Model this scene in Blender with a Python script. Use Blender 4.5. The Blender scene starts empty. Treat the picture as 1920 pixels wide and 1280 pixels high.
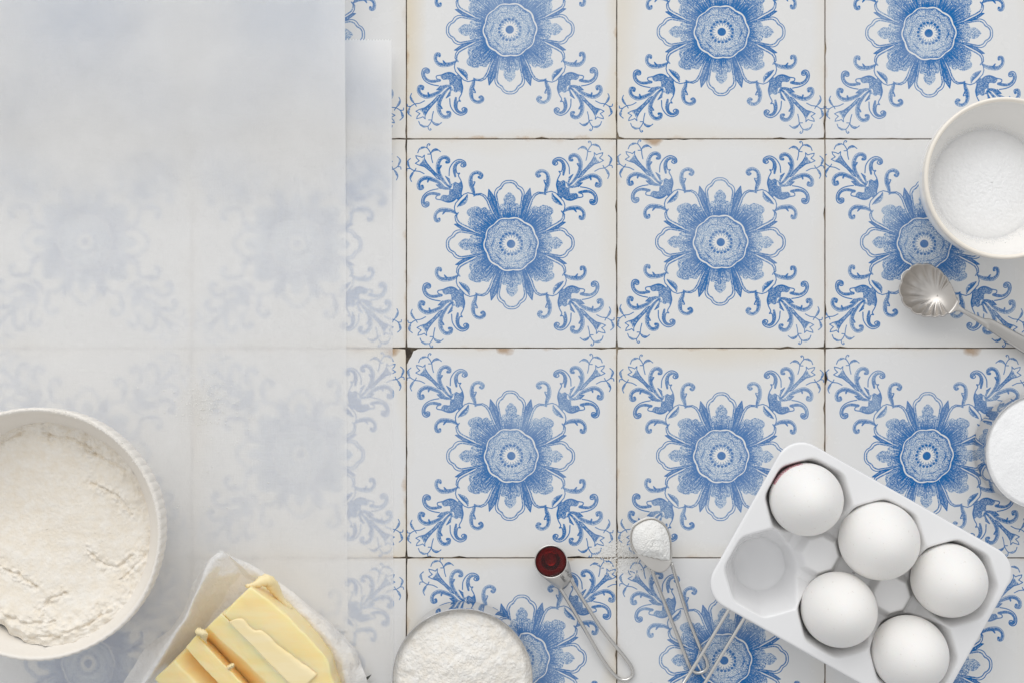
import bpy, bmesh, math, random
import numpy as np
from mathutils import Vector, Matrix

# ------------------------------------------------------------------ camera, world, lights, exposure
sc = bpy.context.scene
C = sc.collection
H = 1.0            # camera height above the tiles (m)
S = 0.00035        # metres per photo pixel on the tile plane

cam_d = bpy.data.cameras.new('camera')
cam = bpy.data.objects.new('camera', cam_d)
C.objects.link(cam)
cam.location = (0, 0, H)
cam.rotation_euler = (0, 0, 0)
cam_d.sensor_width = 36
cam_d.lens = 36 * H / (1920 * S)
cam_d.clip_start = 0.01
cam_d.clip_end = 50
sc.camera = cam

WORLD = 0.79
world = bpy.data.worlds.new('World')
sc.world = world
world.use_nodes = True
wb = world.node_tree.nodes['Background']
# the room round the table: brighter towards the window (+Y), uneven with walls and furniture
wn = world.node_tree
w_tc = wn.nodes.new('ShaderNodeTexCoord'); w_sx = wn.nodes.new('ShaderNodeSeparateXYZ'); wn.links.new(w_tc.outputs['Generated'], w_sx.inputs[0])
w_mr = wn.nodes.new('ShaderNodeMapRange'); wn.links.new(w_sx.outputs[1], w_mr.inputs[0])
for i_, v_ in zip((1, 2, 3, 4), (-1, 1, 0.62, 1.15)): w_mr.inputs[i_].default_value = v_
w_n = wn.nodes.new('ShaderNodeTexNoise'); w_n.inputs['Scale'].default_value = 2.2; w_n.inputs['Detail'].default_value = 1; wn.links.new(w_tc.outputs['Generated'], w_n.inputs['Vector'])
w_m2 = wn.nodes.new('ShaderNodeMapRange'); wn.links.new(w_n.outputs['Fac'], w_m2.inputs[0])
for i_, v_ in zip((1, 2, 3, 4), (.38, .62, 0.7, 1.25)): w_m2.inputs[i_].default_value = v_
w_mu = wn.nodes.new('ShaderNodeMath'); w_mu.operation = 'MULTIPLY'; wn.links.new(w_mr.outputs[0], w_mu.inputs[0]); wn.links.new(w_m2.outputs[0], w_mu.inputs[1])
w_m3 = wn.nodes.new('ShaderNodeMath'); w_m3.operation = 'MULTIPLY'; wn.links.new(w_mu.outputs[0], w_m3.inputs[0]); w_m3.inputs[1].default_value = WORLD
wn.links.new(w_m3.outputs[0], wb.inputs[1])
wb.inputs[0].default_value = (0.985, 0.99, 1.0, 1)

def area(name, loc, target, sx, sy, power, col):
    d = bpy.data.lights.new(name, 'AREA')
    d.shape = 'RECTANGLE'; d.size = sx; d.size_y = sy; d.energy = power; d.color = col
    o = bpy.data.objects.new(name, d); C.objects.link(o)
    o.location = loc
    o.rotation_euler = (Vector(target) - Vector(loc)).to_track_quat('-Z', 'Y').to_euler()
    return o
area('window_light', (-0.30, 1.8, 1.35), (0, 0, 0), 2.6, 1.8, 27, (1.0, 0.99, 0.975))

sc.view_settings.view_transform = 'Standard'
sc.view_settings.look = 'None'
sc.view_settings.exposure = 0.0
sc.view_settings.gamma = 1.0
sc.cycles.use_denoising = True
sc.cycles.max_bounces = 10
sc.cycles.diffuse_bounces = 7
sc.cycles.glossy_bounces = 5
sc.cycles.transmission_bounces = 8
sc.cycles.sample_clamp_indirect = 4

rng = np.random.default_rng(7)
random.seed(7)

def P(px, py, z=0.0):
    """point at height z that stands where photo pixel (px,py) looks"""
    k = S * (1 - z / H)
    return Vector(((px - 960) * k, (640 - py) * k, z))

# ------------------------------------------------------------------ noise
def vnoise(x, y, seed=0):
    r = np.random.default_rng(seed); T = r.random((256, 256))
    xi = np.floor(x).astype(int); yi = np.floor(y).astype(int)
    fx = x - xi; fy = y - yi
    fx = fx * fx * (3 - 2 * fx); fy = fy * fy * (3 - 2 * fy)
    a = T[yi & 255, xi & 255]; b = T[yi & 255, (xi + 1) & 255]
    c = T[(yi + 1) & 255, xi & 255]; d = T[(yi + 1) & 255, (xi + 1) & 255]
    return (a * (1 - fx) + b * fx) * (1 - fy) + (c * (1 - fx) + d * fx) * fy
def fbm(x, y, f, octs=4, seed=0, gain=0.5):
    x = np.asarray(x, float) * f + 37.3; y = np.asarray(y, float) * f + 11.7
    s = np.zeros_like(x); a = 1; t = 0
    for o in range(octs):
        s += a * (vnoise(x, y, seed + o) * 2 - 1); t += a
        x = x * 2.03; y = y * 2.03; a *= gain
    return s / t
def sstep(a, b, x):
    t = np.clip((np.asarray(x, float) - a) / (b - a), 0, 1)
    return t * t * (3 - 2 * t)

# ------------------------------------------------------------------ the transfer print of the tiles (drawn here, stroke by stroke)
K = 1.2                                 # texels per drawing unit; a tile is about 1262 units
NQX, NQY = int(640 * K), int(640 * K)   # one quadrant
Q = np.zeros((NQY, NQX), np.float32)    # index [row down, col right]; lower right corner = flower centre
def rel2(pts):                          # from the 2x tracing of the upper left corner
    return [(x / 2 - 635, y / 2 - 650) for x, y in pts]
def rel1(pts):
    return [(x - 635, y - 650) for x, y in pts]
def diag(pts):
    return [(y, x) for x, y in pts]
def spline(pts, n=6, closed=False, extra=None):
    P_ = [np.array(p, float) for p in pts]
    m = len(P_); out = []
    rngi = range(m) if closed else range(m - 1)
    for i in rngi:
        p1 = P_[i]; p2 = P_[(i + 1) % m]
        p0 = P_[i - 1] if (i > 0 or closed) else 2 * p1 - p2
        p3 = P_[(i + 2) % m] if (i + 2 < m or closed) else 2 * p2 - p1
        for k in range(n):
            t = k / n
            out.append(0.5 * ((2 * p1) + (-p0 + p2) * t + (2 * p0 - 5 * p1 + 4 * p2 - p3) * t * t + (-p0 + 3 * p1 - 3 * p2 + p3) * t ** 3))
    if not closed: out.append(P_[-1])
    return np.array(out)
def tocan(a):
    return np.array([(p[0] * K + NQX, p[1] * K + NQY) for p in a])
def window(c, pad, can):
    x0 = max(int(c[:, 0].min() - pad), 0); x1 = min(int(c[:, 0].max() + pad) + 2, can.shape[1])
    y0 = max(int(c[:, 1].min() - pad), 0); y1 = min(int(c[:, 1].max() + pad) + 2, can.shape[0])
    if x1 <= x0 or y1 <= y0: return None
    yy, xx = np.mgrid[y0:y1, x0:x1]
    return x0, x1, y0, y1, xx + 0.5, yy + 0.5
def put(can, w, al, val):
    x0, x1, y0, y1 = w[:4]
    can[y0:y1, x0:x1] = can[y0:y1, x0:x1] * (1 - al) + val * al
def stroke(pts, r, val=1.0, can=None, conv=tocan, n=6):
    can = Q if can is None else can
    if np.isscalar(r): r = [r] * len(pts)
    a = spline([(p[0], p[1], q) for p, q in zip(pts, r)], n)
    c = conv(a[:, :2]); rr = a[:, 2] * K
    w = window(c, rr.max() + 3, can)
    if w is None: return
    xx, yy = w[4], w[5]
    d = np.full(xx.shape, 1e9)
    for i in range(len(c) - 1):
        ax, ay = c[i]; bx, by = c[i + 1]; L2 = (bx - ax) ** 2 + (by - ay) ** 2 + 1e-9
        t = np.clip(((xx - ax) * (bx - ax) + (yy - ay) * (by - ay)) / L2, 0, 1)
        d = np.minimum(d, np.hypot(xx - ax - t * (bx - ax), yy - ay - t * (by - ay)) - (rr[i] * (1 - t) + rr[i + 1] * t))
    put(can, w, np.clip(0.5 - d, 0, 1), val)
def fill(pts, val, smooth=True, soft=1.0, can=None):
    can = Q if can is None else can
    a = spline(pts, 5, True) if smooth else np.array(pts, float)
    c = tocan(a); w = window(c, 3, can)
    if w is None: return
    xx, yy = w[4], w[5]
    ins = np.zeros(xx.shape, bool)
    m = len(c)
    for i in range(m):
        ax, ay = c[i]; bx, by = c[(i + 1) % m]
        if ay == by: continue
        cond = (ay > yy) != (by > yy)
        ins ^= cond & (xx < (bx - ax) * (yy - ay) / (by - ay) + ax)
    put(can, w, ins.astype(float), val)
def outline(pts, r=1.6, val=1.0, closed=False, smooth=True):
    r = r * 1.3 + .25
    if closed: pts = list(pts) + [pts[0]]
    stroke(pts, r, val, n=6 if smooth else 1)

def scroll(pts, r, inner=0.74, line=1.9):
    """a ribbon: dark edge, pale line and stippled middle, curled end with a dark eye"""
    line = line * 1.45; r = [q * 1.1 + .9 for q in r]
    stroke(pts, r, 1.0)
    stroke(pts, [max(q - line, 0.3) for q in r], 0.15)
    stroke([(p[0] + 1.2, p[1] + 1.2) for p in pts], [max(q - line - 1.6, 0.3) for q in r], inner)
    e = pts[-1]; stroke([e, (e[0] + 0.5, e[1])], r[-1] * 0.75, 0.9)

def corner_ornament():
    # sprigs at the very corner
    for s in ([(350, 315), (337, 262), (330, 210), (305, 160), (280, 135), (235, 125), (195, 150), (175, 195)],
              [(285, 132), (290, 105), (305, 88), (322, 96), (312, 108)],
              [(330, 205), (352, 165), (395, 148), (445, 182)], [(330, 212), (292, 213)],
              [(245, 445), (190, 418), (130, 408), (85, 382), (52, 340), (45, 300), (85, 260)],
              [(80, 380), (45, 382), (38, 408)], [(130, 412), (92, 445), (75, 490), (92, 535)], [(135, 405), (148, 380)]):
        stroke(rel2(s), 2.8, 1.0)
    for s, r in (([(275, 135), (235, 132), (200, 155)], [2, 7, 3]), ([(345, 190), (375, 165), (415, 165)], [2, 6, 3]),
                 ([(75, 370), (58, 330), (60, 295)], [2, 6, 3]), ([(118, 430), (95, 460), (82, 500)], [2, 6, 3])):
        stroke(rel2(s), r, 0.7)
    # trumpet flower
    tr = rel2([(440, 520), (400, 500), (330, 425), (250, 362), (185, 342), (142, 320), (190, 290), (158, 258), (150, 228), (200, 240), (226, 252), (252, 224), (250, 262), (285, 325), (340, 392), (405, 458), (450, 510)])
    fill(tr, 0.0, False)
    fill(rel2([(440, 520), (330, 425), (250, 362), (190, 335), (225, 300), (235, 270), (262, 285), (340, 392), (450, 510)]), 0.66, False)
    outline(tr, 1.9, 1.0, True, False)
    # inner scrolls
    scroll(rel2([(530, 590), (470, 520), (425, 440), (412, 350), (440, 275), (490, 248), (532, 265), (540, 300), (518, 308)]), [4, 8, 10, 10, 9, 9, 10, 9, 7])
    scroll(rel2([(500, 620), (420, 550), (340, 512), (265, 495), (205, 520), (178, 565), (188, 612), (222, 612), (222, 590)]), [4, 8, 10, 10, 9, 9, 10, 9, 7])
    for b in ([(430, 385), (455, 352), (440, 350)], [(300, 505), (290, 545), (283, 530)]):
        stroke(rel2(b), [6, 3.5, 2], 0.95)
    # acanthus body
    for tip, flip in (([(600, 372), (628, 310), (672, 285), (715, 292), (742, 322), (728, 352), (702, 345), (700, 325)], 0),
                      ([(400, 690), (320, 690), (262, 712), (232, 762), (240, 815), (275, 832), (300, 805), (284, 790)], 1)):
        pass
    up = rel2([(575, 620), (548, 560), (548, 470), (556, 380), (600, 310), (655, 277), (705, 280), (745, 308), (750, 348), (718, 366), (690, 348), (702, 322), (680, 312), (645, 335), (632, 380), (645, 440), (675, 440), (660, 470), (690, 530), (706, 600), (690, 680), (700, 725), (660, 765), (600, 740)])
    lo = rel2([(560, 620), (500, 610), (415, 626), (340, 640), (275, 668), (230, 715), (214, 775), (228, 825), (265, 842), (302, 822), (302, 786), (272, 780), (255, 795), (250, 750), (285, 705), (345, 688), (430, 700), (395, 712), (392, 745), (450, 758), (490, 775), (540, 788), (590, 776), (630, 745), (680, 740), (690, 700), (640, 660)])
    fill(up, 0.0); fill(lo, 0.0)
    outline(up[2:-3], 2.3); outline(lo[2:-3], 2.3)
    fill(rel2([(600, 560), (625, 545), (660, 560), (690, 540), (704, 605), (690, 680), (700, 725), (655, 765), (625, 742), (590, 776), (540, 786), (470, 765), (440, 745), (470, 700), (540, 700), (550, 640), (590, 625)]), 0.72)
    stroke(rel2([(690, 540), (704, 600), (690, 680), (700, 725)]), [2, 5, 4, 2], 0.95)
    stroke(rel2([(430, 750), (490, 772), (540, 784), (590, 774), (625, 745)]), [2, 3, 5, 4, 2], 0.95)
    stroke(rel2([(622, 480), (612, 420), (610, 370), (632, 320), (675, 300), (720, 318), (728, 340)]), [6, 9, 8, 6, 6, 8, 9], 0.78)
    stroke(rel2([(430, 692), (350, 680), (290, 690), (248, 730), (236, 785), (262, 815), (282, 808)]), [8, 9, 7, 6, 6, 8, 9], 0.78)
    fill(rel2([(570, 620), (545, 560), (505, 480), (555, 510), (572, 570), (600, 560), (560, 640), (500, 640), (440, 625), (392, 580), (440, 578), (500, 600)]), 0.66, False)
    outline(rel2([(545, 545), (505, 478), (555, 512)]), 1.9, 1, False, False); outline(rel2([(440, 625), (392, 578), (445, 580)]), 1.9, 1, False, False)
    for _ in range(14):
        a = random.uniform(3.6, 4.2); l = random.uniform(20, 60)
        p = (560 + random.uniform(-10, 10), 610 + random.uniform(-10, 10))
        stroke(rel2([p, (p[0] + l * math.cos(a), p[1] + l * math.sin(a))]), 1.2, 0.9)
    # the two free scrolls beside the petal
    scroll(rel2([(843, 695), (832, 640), (812, 585), (806, 520), (822, 462), (868, 432), (912, 438), (938, 466), (926, 494), (906, 488)]), [7, 9, 11, 10, 8, 8, 9, 10, 8, 6])
    scroll(rel2([(635, 920), (570, 890), (510, 880), (440, 880), (392, 915), (378, 960), (392, 1000), (420, 1005), (428, 985)]), [6, 9, 11, 10, 8, 8, 10, 9, 6])
    stroke(rel2([(838, 590), (858, 545), (832, 548)]), [5, 3, 2], 0.95); stroke(rel2([(500, 895), (470, 930), (478, 905)]), [5, 3, 2], 0.95)

def spikes():
    s = rel1([(512, 318), (532, 345), (550, 372), (556, 430), (575, 495), (555, 495), (530, 440), (505, 375)])
    for q in (s, diag(s)):
        fill(q, 0.72, False); outline(q, 2.0, 1.0, True, False)
        stroke([q[0], ((q[2][0] + q[6][0]) / 2, (q[2][1] + q[6][1]) / 2), q[4]], [1, 5, 1.5], 0.95)

def side_petal():
    pet = [(-62, -155), (-72, -220), (-84, -280), (-88, -310), (-76, -335), (-54, -350), (-42, -368), (-20, -381), (8, -383), (8, -150)]
    lob = [(-62, -155), (-60, -200), (-56, -238), (-34, -246), (-36, -272), (-20, -298), (8, -303), (8, -150)]
    for f in (lambda a: a, diag):
        fill(f(pet), 0.0, False)
        fill(f(lob), 0.42)
        outline(f(pet[:-1]), 1.9)
        outline(f([(x * 0.86, y * 0.965) for x, y in pet[:-1]]), 3.0, 0.7)
        stroke(f([(-70, -200), (-76, -260)]), 1.2, 0.9)
        stroke(f([(0, -160), (0, -215), (0, -250)]), [2, 1.6, 0.8], 0.95)

def corner_petal():
    pet = rel2([(1130, 1000), (1085, 930), (1050, 850), (1020, 770), (980, 710), (930, 684), (870, 690), (845, 702), (820, 686), (770, 676), (720, 695), (668, 750), (622, 800), (608, 850), (616, 900), (636, 925), (614, 960), (620, 1010), (645, 1050), (700, 1085), (760, 1115), (850, 1160), (960, 1205)])
    fill(pet + [(0, 0)], 0.0, False)
    lob = rel2([(1060, 930), (1015, 885), (975, 848), (928, 862), (880, 838), (820, 850), (765, 880), (753, 930), (782, 968), (765, 1020), (778, 1080), (830, 1130), (930, 1190), (1270, 1300)])
    fill(lob, 0.48, True)
    lob2 = [(x * 0.87, y * 0.87) for x, y in lob]
    fill(lob2, 0.58, True)
    outline(pet, 2.0, 1.0, False, False)
    c = (-235, -235)
    inner = [(c[0] + (x - c[0]) * 0.9, c[1] + (y - c[1]) * 0.9) for x, y in pet]
    outline(inner[0:8], 3.0, 0.7, False, False); outline(inner[15:], 3.0, 0.7, False, False)
    fold = rel2([(762, 690), (748, 745), (700, 800), (640, 848), (655, 815), (690, 770), (735, 730)])
    fill(rel2([(765, 690), (770, 760), (730, 815), (680, 838), (640, 848), (680, 790), (735, 730)]), 0.55)
    fill(fold, 0.95)
    stroke(rel2([(870, 935), (940, 1000), (1040, 1085)]), [0.8, 2, 3], 1.0)

corner_ornament(); spikes(); side_petal(); corner_petal()
qf = np.flip(Q, 1); top = np.concatenate([Q, qf], 1)
F = np.concatenate([top, np.flip(top, 0)], 0)
NF = F.shape[0]
def cent(a): return np.array([(p[0] * K + NF / 2, p[1] * K + NF / 2) for p in a])
for i in range(230):                    # engraved rays round the heart of the flower
    th = i / 230 * 2 * math.pi + random.uniform(-.01, .01)
    q = abs(math.cos(2 * th))           # 1 towards the sides, 0 towards the corners
    a8 = (th + math.pi / 8) % (math.pi / 4)
    L = random.uniform(18, 62) if q > 0.75 else random.uniform(25, 105)
    if 0.62 < q < 0.86: L *= 0.45
    stroke([(150 * math.cos(th), 150 * math.sin(th)), ((165 + L) * math.cos(th), (165 + L) * math.sin(th))], [3.0, 0.9], 1.0, F, cent, 1)
yy, xx = np.mgrid[0:NF, 0:NF]
dx = (xx + .5 - NF / 2) / K; dy = (yy + .5 - NF / 2) / K
r_ = np.hypot(dx, dy); th_ = np.arctan2(dy, dx)
def band(rc, hw, val, soft=0.8):
    al = np.clip((hw - np.abs(r_ - rc)) / soft + .5, 0, 1)
    np.copyto(F, (F * (1 - al) + val * al).astype(np.float32))
def disc(rc, val):
    al = np.clip((rc - r_) + .5, 0, 1); np.copyto(F, (F * (1 - al) + val * al).astype(np.float32))
sc8 = np.abs(np.cos(4 * th_)) ; sc16 = np.abs(np.cos(8 * th_ + .3))
wob = 2 * np.sin(3 * th_ + 1)
lobe = np.abs(np.cos(5 * th_ + .25)); lob2 = np.abs(np.cos(10 * th_ + .5))
ro = 158 + 9 * lobe
disc(ro + 1, 0.0); band(ro, 2.4, 1.0)
inn = 144 + 9 * lobe + 3 * lob2 + 2 * np.sin(2 * th_)
disc(inn, 0.36); band(inn - 1.5, 3.2, 1.0); band(inn - 8, 5, 0.58, 5)
rw = 104 + 11 * np.abs(np.cos(3 * th_ + .5)) + 3 * np.sin(11 * th_) + wob
lw = np.clip(1.6 + 1.2 * np.sin(6 * th_ + 1), .2, 3)
band(rw, lw, 0.9); disc(rw - 3, 0.33)
disc(47 + 2 * sc16, 0.0)
for i in range(18):
    a = i / 18 * 2 * math.pi + .1
    d = np.hypot(dx - 64 * math.cos(a), dy - 64 * math.sin(a))
    al = np.clip((8.2 - d) + .5, 0, 1); F[:] = F * (1 - al) + 0.92 * al
    stroke([(52 * math.cos(a + .17), 52 * math.sin(a + .17)), (38 * math.cos(a + .17), 38 * math.sin(a + .17))], [2.2, 1.2], 0.85, F, cent, 1)
disc(25, 0.95)
n1 = vnoise(xx / (2.6 * K), yy / (2.6 * K), 3) ; n2 = fbm(xx, yy, 0.012, 3, 9) ; n3 = vnoise(xx / (5 * K), yy / (5 * K), 5)
mid = 4 * F * (1 - F)
ink = F + mid * (n1 - .5) * 1.25 + F * n2 * 0.25 + F * (n3 - .5) * 0.18
ink = 1 - (1 - np.clip(ink * 1.15, 0, 1)) ** 1.5; ink = np.clip(ink, 0, 1).astype(np.float32)
b = ink.copy()                          # the ink bled a little into the glaze
b[1:-1, 1:-1] = (ink[1:-1, 1:-1] * 2 + ink[:-2, 1:-1] + ink[2:, 1:-1] + ink[1:-1, :-2] + ink[1:-1, 2:]) / 6
img = bpy.data.images.new('tile_print', NF, NF, alpha=False, float_buffer=False)
img.colorspace_settings.name = 'Non-Color'
buf = np.ones((NF, NF, 4), np.float32); buf[..., 0] = buf[..., 1] = buf[..., 2] = b[::-1]
img.pixels.foreach_set(buf.ravel()); img.update(); img.pack()
PRINT_SPAN = 1280 / 3.2 * S             # metres covered by the whole print

# ------------------------------------------------------------------ materials
def mat(name, base=(.8, .8, .8), rough=.5, metal=0., **kw):
    m = bpy.data.materials.new(name); m.use_nodes = True
    b = m.node_tree.nodes['Principled BSDF']
    b.inputs['Base Color'].default_value = (*base, 1)
    b.inputs['Roughness'].default_value = rough
    b.inputs['Metallic'].default_value = metal
    for k, v in kw.items(): b.inputs[k.replace('_', ' ')].default_value = v
    return m, m.node_tree, b
def node(nt, typ, **kw):
    n = nt.nodes.new(typ)
    for k, v in kw.items():
        if k in ('operation', 'blend_type', 'data_type', 'feature', 'interpolation', 'attribute_name', 'vector_type', 'wave_type'): setattr(n, k, v)
    return n
def lk(nt, a, b): nt.links.new(a, b)
def noise(nt, scale, detail=4, rough=.55, coord='Object', vec=None):
    n = nt.nodes.new('ShaderNodeTexNoise'); n.inputs['Scale'].default_value = scale
    n.inputs['Detail'].default_value = detail; n.inputs['Roughness'].default_value = rough
    if vec is None:
        tc = nt.nodes.new('ShaderNodeTexCoord'); vec = tc.outputs[coord]
    nt.links.new(vec, n.inputs['Vector']); return n.outputs['Fac']
def mixc(nt, fac, a, b):
    n = nt.nodes.new('ShaderNodeMix'); n.data_type = 'RGBA'
    for s, v in ((n.inputs[0], fac), (n.inputs[6], a), (n.inputs[7], b)):
        if isinstance(v, (int, float)): s.default_value = v
        elif isinstance(v, tuple): s.default_value = (*v, 1)
        else: nt.links.new(v, s)
    return n.outputs[2]
def math_(nt, op, a, b=0.0, clamp=False):
    n = nt.nodes.new('ShaderNodeMath'); n.operation = op; n.use_clamp = clamp
    for s, v in ((n.inputs[0], a), (n.inputs[1], b)):
        if isinstance(v, (int, float)): s.default_value = v
        else: nt.links.new(v, s)
    return n.outputs[0]
def mr(nt, v, a, b, c=0., d=1.):
    n = nt.nodes.new('ShaderNodeMapRange'); nt.links.new(v, n.inputs[0])
    for i, q in zip((1, 2, 3, 4), (a, b, c, d)): n.inputs[i].default_value = q
    return n.outputs[0]
def bump(nt, b, h, strength, dist):
    n = nt.nodes.new('ShaderNodeBump'); n.inputs['Strength'].default_value = strength; n.inputs['Distance'].default_value = dist
    nt.links.new(h, n.inputs['Height']); nt.links.new(n.outputs[0], b.inputs['Normal']); return n

# glazed printed tile
M_tile, nt, b_ = mat('glazed_tile', rough=.22)
b_.inputs['Specular IOR Level'].default_value = .3
uv = node(nt, 'ShaderNodeUVMap'); uv.uv_map = 'print'
tex = nt.nodes.new('ShaderNodeTexImage'); tex.image = img; tex.extension = 'CLIP'; tex.interpolation = 'Cubic'
oi = node(nt, 'ShaderNodeObjectInfo'); sep = nt.nodes.new('ShaderNodeSeparateColor'); lk(nt, oi.outputs['Color'], sep.inputs[0])
tc = nt.nodes.new('ShaderNodeTexCoord')
va = nt.nodes.new('ShaderNodeVectorMath'); va.operation = 'ADD'; lk(nt, tc.outputs['Object'], va.inputs[0])
cb = nt.nodes.new('ShaderNodeCombineXYZ'); lk(nt, math_(nt, 'MULTIPLY', oi.outputs['Random'], 9.0), cb.inputs[2]); lk(nt, cb.outputs[0], va.inputs[1])
V = va.outputs[0]
ed = node(nt, 'ShaderNodeUVMap'); ed.uv_map = 'edge'      # 0..1 across the tile
sx = nt.nodes.new('ShaderNodeSeparateXYZ'); lk(nt, ed.outputs[0], sx.inputs[0])
def edge_d(o):
    return math_(nt, 'MINIMUM', o, math_(nt, 'SUBTRACT', 1.0, o))
de = math_(nt, 'MINIMUM', edge_d(sx.outputs[0]), edge_d(sx.outputs[1]))
nA = noise(nt, 9, 3, .5, vec=V); nB = noise(nt, 60, 4, .6, vec=V); nC = noise(nt, 420, 3, .6, vec=V)
# the transfer was laid by hand: it wanders a little, differently on each tile
wob_n = nt.nodes.new('ShaderNodeTexNoise'); wob_n.inputs['Scale'].default_value = 14; wob_n.inputs['Detail'].default_value = 1; lk(nt, V, wob_n.inputs['Vector'])
wv1 = nt.nodes.new('ShaderNodeVectorMath'); wv1.operation = 'SUBTRACT'; lk(nt, wob_n.outputs['Color'], wv1.inputs[0]); wv1.inputs[1].default_value = (.5, .5, .5)
wv2 = nt.nodes.new('ShaderNodeVectorMath'); wv2.operation = 'SCALE'; lk(nt, wv1.outputs[0], wv2.inputs[0]); wv2.inputs['Scale'].default_value = .022
wv3 = nt.nodes.new('ShaderNodeVectorMath'); wv3.operation = 'ADD'; lk(nt, uv.outputs[0], wv3.inputs[0]); lk(nt, wv2.outputs[0], wv3.inputs[1])
lk(nt, wv3.outputs[0], tex.inputs[0])
nD = noise(nt, 30, 3, .6, vec=V)
# faded patches in the print
fade = mr(nt, nA, .34, .56, .84, 1.0)
inkf = math_(nt, 'MULTIPLY', math_(nt, 'MULTIPLY', tex.outputs[0], math_(nt, 'MULTIPLY', fade, mr(nt, nD, .32, .5, .82, 1.0))), sep.outputs[0], True)
# a thin wash of blue that spread round the print
inkc = mixc(nt, mr(nt, inkf, .2, .8), (.0, .290, .590), (.0, .132, .400))
glaze = mixc(nt, mr(nt, nA, .35, .65), (.745, .745, .745), (.76, .756, .742))
# ivory and rust stains that creep in from the joints
st = math_(nt, 'SUBTRACT', 1.0, mr(nt, math_(nt, 'ADD', de, math_(nt, 'MULTIPLY', math_(nt, 'SUBTRACT', .62, nA), .35)), .0, .11), True)
st = math_(nt, 'MULTIPLY', st, sep.outputs[1], True)
glaze = mixc(nt, math_(nt, 'MULTIPLY', st, .75), glaze, (.70, .60, .43))
st2 = math_(nt, 'MULTIPLY', math_(nt, 'SUBTRACT', 1.0, mr(nt, math_(nt, 'ADD', de, math_(nt, 'MULTIPLY', math_(nt, 'SUBTRACT', .66, nB), .12)), 0, .022), True), sep.outputs[1], True)
glaze = mixc(nt, math_(nt, 'MULTIPLY', st2, .7), glaze, (.45, .28, .13))
# a rust spot on the upper edge of some tiles (object colour, blue channel = place along the edge)
su = math_(nt, 'DIVIDE', math_(nt, 'SUBTRACT', sx.outputs[0], sep.outputs[2]), .045)
sv = math_(nt, 'DIVIDE', math_(nt, 'SUBTRACT', 1.0, sx.outputs[1]), .038)
sd = math_(nt, 'ADD', math_(nt, 'ADD', math_(nt, 'MULTIPLY', su, su), math_(nt, 'MULTIPLY', sv, sv)), math_(nt, 'MULTIPLY', math_(nt, 'SUBTRACT', nB, .5), 3.5))
spot = math_(nt, 'MULTIPLY', mr(nt, sd, .1, 1.1, 1, 0), math_(nt, 'GREATER_THAN', sep.outputs[2], .01))
glaze = mixc(nt, math_(nt, 'MULTIPLY', spot, .8), glaze, (.40, .25, .13))
spk = mr(nt, nC, .765, .80)
spk = math_(nt, 'MULTIPLY', spk, mr(nt, nB, .5, .62))
glaze = mixc(nt, math_(nt, 'MULTIPLY', spk, .5), glaze, (.2, .13, .08))
col = mixc(nt, inkf, glaze, inkc)
rim = math_(nt, 'SUBTRACT', 1.0, mr(nt, math_(nt, 'ADD', de, math_(nt, 'MULTIPLY', nC, .008)), .0018, .0052), True)
col = mixc(nt, math_(nt, 'MULTIPLY', rim, mr(nt, nB, .42, .6, .1, .95)), col, (.16, .11, .07))
lk(nt, col, b_.inputs['Base Color'])
lk(nt, mr(nt, nB, .3, .7, .16, .32), b_.inputs['Roughness'])
bump(nt, b_, math_(nt, 'ADD', noise(nt, 35, 2, .5, vec=V), math_(nt, 'MULTIPLY', nC, .06)), .25, .0012)

M_body, nt, b_ = mat('tile_clay', (.42, .29, .19), .9)
lk(nt, mixc(nt, noise(nt, 200), (.33, .22, .14), (.52, .40, .29)), b_.inputs['Base Color'])
M_grout, nt, b_ = mat('dirty_grout', rough=.95)
lk(nt, mixc(nt, mr(nt, noise(nt, 45, 5, .6), .42, .66), (.05, .04, .03), (.46, .39, .29)), b_.inputs['Base Color'])
bump(nt, b_, noise(nt, 600), .6, .001)

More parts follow.
